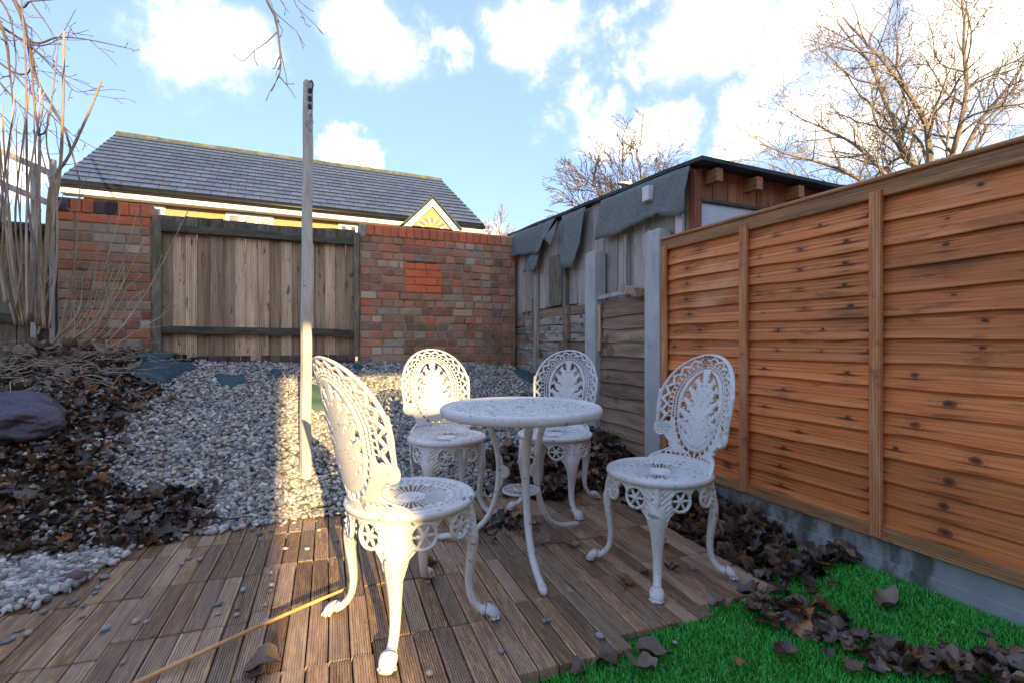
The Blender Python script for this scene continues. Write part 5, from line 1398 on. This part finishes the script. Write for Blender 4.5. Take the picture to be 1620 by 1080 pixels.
    for (pl, r, kd) in stems:
        off = rg.uniform(-.12, .12) if kd < 2 else rg.uniform(-.05, .05)
        cp = catmull([list(Q(u, v, t + off)) for (u, v, t) in pl], 6); n = len(cp); mb = MB(); mb.tube([Vector(p) for p in cp], [max(.002, r * .95 * (1 - .6 * i / n) * (1.0 + (.18 if i % 4 == 0 else 0))) for i in range(n)], 7)
        for i in range(4, n, 2):
            if rg.random() < (.35 if kd < 2 else .5):
                d = Vector(cp[i] - cp[i - 1]).normalized(); d = (d + Vector((rg.gauss(0, .45), rg.gauss(0, .45), rg.gauss(.1, .3)))).normalized(); grow(mb, cp[i], d, rg.uniform(.03, .16), max(.0018, r * .25), 0, rg, c4)
        obj('stem', mb.mesh('stem', True), MT['twig_purple'] if (pl[0][1] <= 350 or kd == 1 and r < .012) else MT['stem'], root)
    mb = MB(); rings = []
    for i in range(6):
        t = i / 5; rings.append([((.17 - .09 * t) * math.cos(k * .524) * (1 + .25 * mnoise.noise(Vector((math.cos(k * .524) * 2, math.sin(k * .524) * 2, t * 3)))), (.14 - .07 * t) * math.sin(k * .524) * (1 + .25 * mnoise.noise(Vector((k * .7, t * 4, 2)))), -.06 + .16 * t) for k in range(12)])
    mb.rings(rings); obj('stump', mb.mesh('stump', False), MT['bark_dark'], root)
    # dead leaves caught in the shrub
    VV = []; FF = []; b = 0; rng = np.random.default_rng(4); n = 46; M = rotmats(n, rng, 1.2)
    for i in range(n):
        v, f = LEAVES[i % 10]; p = np.array([rng.normal(.05, .17), rng.normal(-.18, .10), rng.uniform(-.12, .13)]); VV.append((v * rng.uniform(.07, .13)) @ M[i].T + p); FF.append(f + b); b += len(v)
    o = obj('caught_leaves', np_mesh('caught', np.concatenate(VV), np.concatenate(FF), np.zeros(b), True), MT['leaf_tan'], root); tag(o, kind='stuff')
    # dry vines on the wall corner
    root = empty('dry_vine', (1.95, WY - .02, .62)); tag(root, 'dry straggly vine hanging in the corner of wall and shed', 'vine'); mb = MB(); rg = random.Random(9)
    for k in range(34):
        x = rg.uniform(-.24, .10); z = rg.uniform(.25, .75); pts = []; xx = x; y = 0
        for i in range(9):
            t = i / 8; pts.append((xx, -.012 - .03 * math.sin(t * 3.1) - rg.uniform(0, .02), z * (1 - t) - .02 + rg.uniform(-.01, .01))); xx += rg.gauss(-.006, .018)
        mb.tube(pts, [.0032 - .0018 * i / 8 for i in range(9)], 4)
    obj('strands', mb.mesh('v'), MT['vine'], root)
    for (pl, lab) in (([(595, 680), (560, 640), (430, 660)], None),):
        pass
    # bare runners lying over the gravel
    for i, (pl, lab) in enumerate([([(430, 702), (470, 728), (520, 742), (560, 750)], 'thin reddish runner lying on gravel at the foot of the post'), ([(185, 765), (215, 785), (250, 805), (285, 820)], 'reddish twig lying over the leaf litter by the deck'), ([(222, 640), (232, 668), (228, 690), (212, 700)], 'pale curved twig on the edge of the gravel and leaves'), ([(300, 850), (360, 832), (400, 826)], 'thin twig on the deck edge below the gravel')]):
        pp = [hit(u, v) + Vector((0, 0, .03)) for (u, v) in pl]; cp = catmull([list(p) for p in pp], 5); mb = MB(); mb.tube([Vector(p) for p in cp], .0028, 5); o = obj('twig', mb.mesh('t', True), MT['vine'] if i == 2 else MT['brick_dark']); tag(o, lab, 'twig')


build_trees()


# ------------------------------------------------------------------ left boundary: dark old fence, low roof, trellis
def build_left():
    rnd = random.Random(15)
    root = empty('dark_fence', (-3.0, 4.98, .6)); tag(root, 'dark rotting board fence behind the shrub at far left', 'fence')
    x = 0
    while x < 1.24:
        wd = rnd.uniform(.08, .12); obj('board', board_mesh(wd - .006, .02, rnd.uniform(.86, .98), int(x * 100), .03), MT['mossy_wood'] if rnd.random() < .5 else MT['dark_wood'], root, (x + wd / 2, rnd.uniform(-.01, .01), 0)); x += wd
    obj('rail', board_mesh(.07, .03, 1.25, 91, 0, 'x', 4), MT['dark_wood'], root, (0, -.04, .55), (0, R(5), 0)); obj('rail', board_mesh(.07, .03, 1.25, 92, 0, 'x', 4), MT['dark_wood'], root, (0, -.04, .2), (0, R(2), 0))
    root = empty('outbuilding', (-3.6, 5.35, 0)); tag(root, 'low outbuilding with mossy roof and mottled render at far left', 'outbuilding')
    mb = MB(); mb.box(0, 1.75, 0, 1.6, 0, 1.80); obj('wall', mb.mesh('w'), MT['render'], root)
    mb = MB(); mb.rings([[(-.1, y, z), (1.82, y, z), (1.82, y, z + .05), (-.1, y, z + .05)] for y, z in ((-.10, 1.80), (.8, 1.96), (1.7, 2.0))]); obj('roof', mb.mesh('r'), MT['mossy_wood'], root)
    mb = MB(); mb.box(-.1, 1.80, -.16, -.105, 1.77, 1.83, .005); obj('gutter', mb.mesh('g'), MT['gutter'], root)
    root = empty('trellis_fence', (-2.9, 4.70, 0)); tag(root, 'open grey timber rails on posts sloping down behind the shrub', 'rail fence')

    def P(u, v, t=3.75): return raydir(u, v) * t + Vector((0, 0, CAM_H)) - Vector((-2.9, 4.70, 0))

    def bar(a, b, wd, dp, n):
        d = (b - a); L = d.length; o = obj(n, board_mesh(wd, dp, L, int(wd * 999), 0, 'x', 4), MT['grey_wood'], root, a); o.rotation_mode = 'QUATERNION'; o.rotation_quaternion = d.to_track_quat('X', 'Z')
    bar(P(-60, 213), P(88, 278), .045, .03, 'rail'); bar(P(-60, 266), P(88, 326), .045, .03, 'rail')
    for (u, v) in ((52, 268), (82, 252)):
        t = P(u, v, 3.8); obj('post', board_mesh(.034, .034, t.z - .4, u), MT['grey_wood'], root, (t.x, t.y, .4))


build_left()


# ------------------------------------------------------------------ house beyond the wall
def build_house():
    rnd = random.Random(20); a = math.atan2(.35, 8.42); root = empty('tiled_house', (-4.10, 11.78, 0), a); tag(root, 'yellow brick house with long slate grey tiled roof beyond the wall', 'house')
    L = 8.46; E = 3.84; RUN = 3.70; RISE = 2.22; sl = math.hypot(RUN, RISE); pit = math.atan2(RISE, RUN); ov = .28
    mb = MB(); mb.box(.28, L - .28, ov, ov + 6.8, -.5, E - .16); mb.rings([[(x, ov, E - .16), (x, ov + 6.8, E - .16), (x, ov + 3.4, E - .16 + 2.04)] for x in (.28, L - .28)]); obj('wall', mb.mesh('w'), MT['yellow_wall'], root)
    mb = MB(); mb.box(.0, L, .0, .03, E - .20, E - .035); mb.box(0, L, .03, ov, E - .20, E - .17); obj('fascia', mb.mesh('f'), MT['white_trim'], root)
    mb = MB(); mb.tube([(-.02, -.045, E - .045), (L + .02, -.045, E - .045)], .05, 10); obj('gutter', mb.mesh('g', True), MT['gutter'], root)
    for x in (.02, L - .05):
        mb = MB(); mb.rings([[(x, y, z), (x + .03, y, z), (x + .03, y, z + .17), (x, y, z + .17)] for y, z in ((0, E - .20), (RUN, E - .20 + RISE), (2 * RUN, E - .20))]); obj('bargeboard', mb.mesh('b'), MT['white_trim'], root)
    roof = empty('roof', (0, 0, 0), 0, root)
    mb = MB(); mb.rings([[(x, -.02, E - .035), (x, RUN, E + RISE - .02), (x, 2 * RUN, E - .035), (x, RUN, E + RISE - .10)] for x in (.0, L)]); obj('roof_deck', mb.mesh('d'), MT['gutter'], roof)
    tw = .302; n = 14; g = sl / n; cnt = int(L / tw)
    tm = []
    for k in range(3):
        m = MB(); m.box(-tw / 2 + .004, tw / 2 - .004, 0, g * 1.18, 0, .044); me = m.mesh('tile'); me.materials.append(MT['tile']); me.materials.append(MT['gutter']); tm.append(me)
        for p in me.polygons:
            if p.normal.y < -.5: p.material_index = 1  # front edges coloured black for the shadow line of each course
    rest = MB(); made = 0
    for r in range(n):
        for c in range(cnt + 1):
            x = tw * (c + (.5 if r % 2 == 0 else 0.0)); xl = max(0, x - tw / 2); xr = min(L, x + tw / 2)
            if xr - xl < .1: continue
            y = -.05 + r * g * math.cos(pit); z = E - .012 + r * g * math.sin(pit); s = (xr - xl) / tw
            if made < 298 and not (r > 10):
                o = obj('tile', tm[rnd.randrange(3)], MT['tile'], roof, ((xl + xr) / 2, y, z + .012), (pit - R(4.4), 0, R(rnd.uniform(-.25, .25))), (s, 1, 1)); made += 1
            else:
                q = pit - R(4.4); cq, sq = math.cos(q), math.sin(q); b = MB(); b.box(xl + .004, xr - .004, 0, g * 1.18, 0, .044); rest.add([(vx, y + vy * cq - vz * sq, z + .012 + vy * sq + vz * cq) for vx, vy, vz in b.v], b.f)
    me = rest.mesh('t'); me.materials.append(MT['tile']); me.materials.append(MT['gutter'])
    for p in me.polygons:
        if p.normal.y < -.5 and p.area < .02: p.material_index = 1  # same painted shadow line on the merged upper tiles
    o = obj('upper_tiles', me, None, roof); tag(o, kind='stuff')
    for k in range(19):
        x0 = L * k / 19; m = MB(); m.rings([[(x, RUN + .13 * math.cos(t), E + RISE - .02 + .11 * math.sin(t)) for t in np.linspace(-.2, math.pi + .2, 8)] for x in (x0, x0 + L / 19 + .02)]); obj('ridge_tile', m.mesh('r', True), MT['ridge'], roof, (0, 0, rnd.uniform(-.006, .006)))
    # windows
    for (u0, u1, lights) in ((220, 262, 2), (357, 433, 3), (535, 567, 2)):
        def lx(u):
            d = raydir(u, 330); o3 = root.location; ca, sa = math.cos(a), math.sin(a)
            # meet the wall plane local y = ov
            t = (ov - (-(0 - o3.x) * sa * -1 * 0 + (-(0 - o3.x) * sa + (0 - o3.y) * ca))) / (-d.x * sa + d.y * ca); px, py = d.x * t - o3.x, d.y * t - o3.y; return px * ca + py * sa
        xa, xb = lx(u0), lx(u1); zt = E - .22; zb = zt - 1.15; wroot = empty('window', (xa, ov - .03, zb), 0, root); W = xb - xa; H = zt - zb
        m = MB(); fw = .045
        m.box(0, W, 0, .05, H - fw, H); m.box(0, W, 0, .05, 0, fw); m.box(0, fw, 0, .05, fw, H - fw)
        m.box(W - fw, W, 0, .05, fw, H - fw)
        for k in range(1, lights): m.box(W * k / lights - .028, W * k / lights + .028, 0, .05, fw, H - fw)
        obj('frame', m.mesh('fr'), MT['white_trim'], wroot)
        for k in range(lights):
            x0 = W * k / lights + (fw if k == 0 else .028); x1 = W * (k + 1) / lights - (fw if k == lights - 1 else .028)
            m = MB(); m.box(x0, x1, -.012, .03, fw, fw + .03); m.box(x0, x1, -.012, .03, H - fw - .03, H - fw); m.box(x0, x0 + .03, -.012, .03, fw + .03, H - fw - .03); m.box(x1 - .03, x1, -.012, .03, fw + .03, H - fw - .03); obj('casement', m.mesh('ca'), MT['white_trim'], wroot)
            m = MB(); m.box(x0 + .03, x1 - .03, .012, .018, fw + .03, H - fw - .03); obj('pane', m.mesh('p'), MT['glass'], wroot)
    # small gable over the eaves
    gx = 7.06; hw = .60; gz0 = E - .20; gap = E + .50; gr = empty('gable', (gx, -.12, 0), 0, root)
    m = MB(); m.rings([[(-hw, y, gz0), (hw, y, gz0), (0, y, gap - .12)] for y in (.0, 1.1)]); obj('gable_wall', m.mesh('gw'), MT['yellow_wall'], gr)
    for s in (-1, 1):
        m = MB(); m.rings([[(s * (hw + .10), y, gz0 - .04), (s * 0.001, y, gap - .02 + .0), (s * 0.001, y, gap - .20), (s * (hw - .08), y, gz0 - .04)] for y in (-.06, -.02)]); obj('bargeboard', m.mesh('bb'), MT['white_trim'], gr)
        m = MB(); m.rings([[(s * (hw + .16), y, gz0 - .0), (s * .0, y, gap + .055), (s * .0, y, gap + .01), (s * (hw + .12), y, gz0 - .03)] for y in (-.10, 1.3)]); obj('gable_roof', m.mesh('gr'), MT['roof_edge'], gr)
    for k in range(11):
        t = R(20 + 14 * k); c, s = math.cos(t), math.sin(t); m = MB(); q = .017
        m.rings([[(r * c - w2 * s * q, y, gz0 - .06 + r * s * .8 + w2 * c * q) for (r, w2) in ((.22, -1), (.36, -1.4), (.36, 1.4), (.22, 1))] for y in (-.012, .004)]); obj('arch_brick', m.mesh('ab'), MT['brick_new'] if k % 2 else MT['white_trim'], gr)


build_house()


def build_lamp():
    t = 15.0; p = raydir(986, 290) * t; root = empty('street_lamp', (p.x + .25, p.y, 0)); tag(root, 'grey street lamp head peeping over the shed roof', 'street lamp'); z = CAM_H + p.z
    m = MB(); m.tube([(0, 0, 0), (0, 0, z - .1)], [.07, .045], 10); obj('pole', m.mesh('p', True), MT['lamp'], root)
    m = MB(); rings = []
    for (x, wd, zt, zb) in ((.10, .03, .05, -.02), (.0, .07, .08, -.03), (-.15, .12, .07, -.035), (-.32, .12, .045, -.03), (-.45, .06, .01, -.02)): rings.append([(x, -wd, zb), (x, wd, zb), (x, wd * .8, zt * .8), (x, 0, zt), (x, -wd * .8, zt * .8)])
    m.rings(rings); obj('lamp_head', m.mesh('h', False), MT['lamp'], root, (0, 0, z - .02))
    m = MB(); m.tube([(0, 0, z + .05), (0, 0, z + .13)], [.035, .03], 8); obj('photocell', m.mesh('c', True), MT['white_trim'], root)


build_lamp()


# ------------------------------------------------------------------ unseen houses and arch wall, added behind the viewer to shape the low sun
def build_behind():
    yb = -7.0; lift = (1.56 - yb) * math.tan(SUN_EL) / math.cos(SUN_AZ); sh = -(1.56 - yb) * math.tan(SUN_AZ)
    xl = -.07 + sh; xm = .30 + sh; xr = 1.32 + sh  # opening edges worked back from the sunlit strip they should cast

    def house(x0, x1, nm, lab):
        r = empty(nm, (x0, yb, 0)); tag(r, lab, 'house'); W = x1 - x0; D = 7.0; m = MB(); m.box(0, W, -D, 0, -.3, 5.3); obj('wall', m.mesh('w'), MT['brick_house'], r)
        m = MB(); m.rings([[(x, .12, 5.25), (x, -D - .25, 5.25), (x, -D / 2, 6.4)] for x in (0, W)]); obj('roof', m.mesh('r'), MT['tile'], r)
        for k in range(2):
            for z in (.9, 3.5):
                wr = empty('window', (W * (.25 + .45 * k), 0, z), 0, r); m = MB(); m.box(0, 1.2, -.02, .02, 0, 1.1); obj('frame', m.mesh('f'), MT['white_trim'], wr); m = MB(); m.box(.08, 1.12, .02, .03, .08, 1.02); obj('pane', m.mesh('p'), MT['glass'], wr)
    house(xl - 7.4, xl - .25, 'brick_house', 'brick terraced house behind the viewer on the left of the passage'); house(xr + .92, xr + 9.0, 'brick_house', 'brick terraced house behind the viewer on the right of the passage')
    r = empty('passage_arch', (0, yb, 0)); tag(r, 'brick arch over the passage between the two houses behind the viewer', 'archway')
    m = MB(); m.box(xl - .249, xl, -.22, -.001, -.2, 5.2); obj('jamb', m.mesh('j'), MT['brick_house'], r)
    m = MB(); m.box(xr + .02, xr + .919, -.22, -.001, -.2, 5.2); obj('jamb', m.mesh('j'), MT['brick_house'], r)
    m = MB(); m.box(xm, xr + .019, -.22, -.001, -.2, .83 + lift); obj('low_wall', m.mesh('j'), MT['brick_house'], r)
    m = MB(); m.box(xl, xr + .019, -.22, -.001, 1.43 + lift, 5.2); obj('head', m.mesh('j'), MT['brick_house'], r)  # added to block the sun above the strip


build_behind()
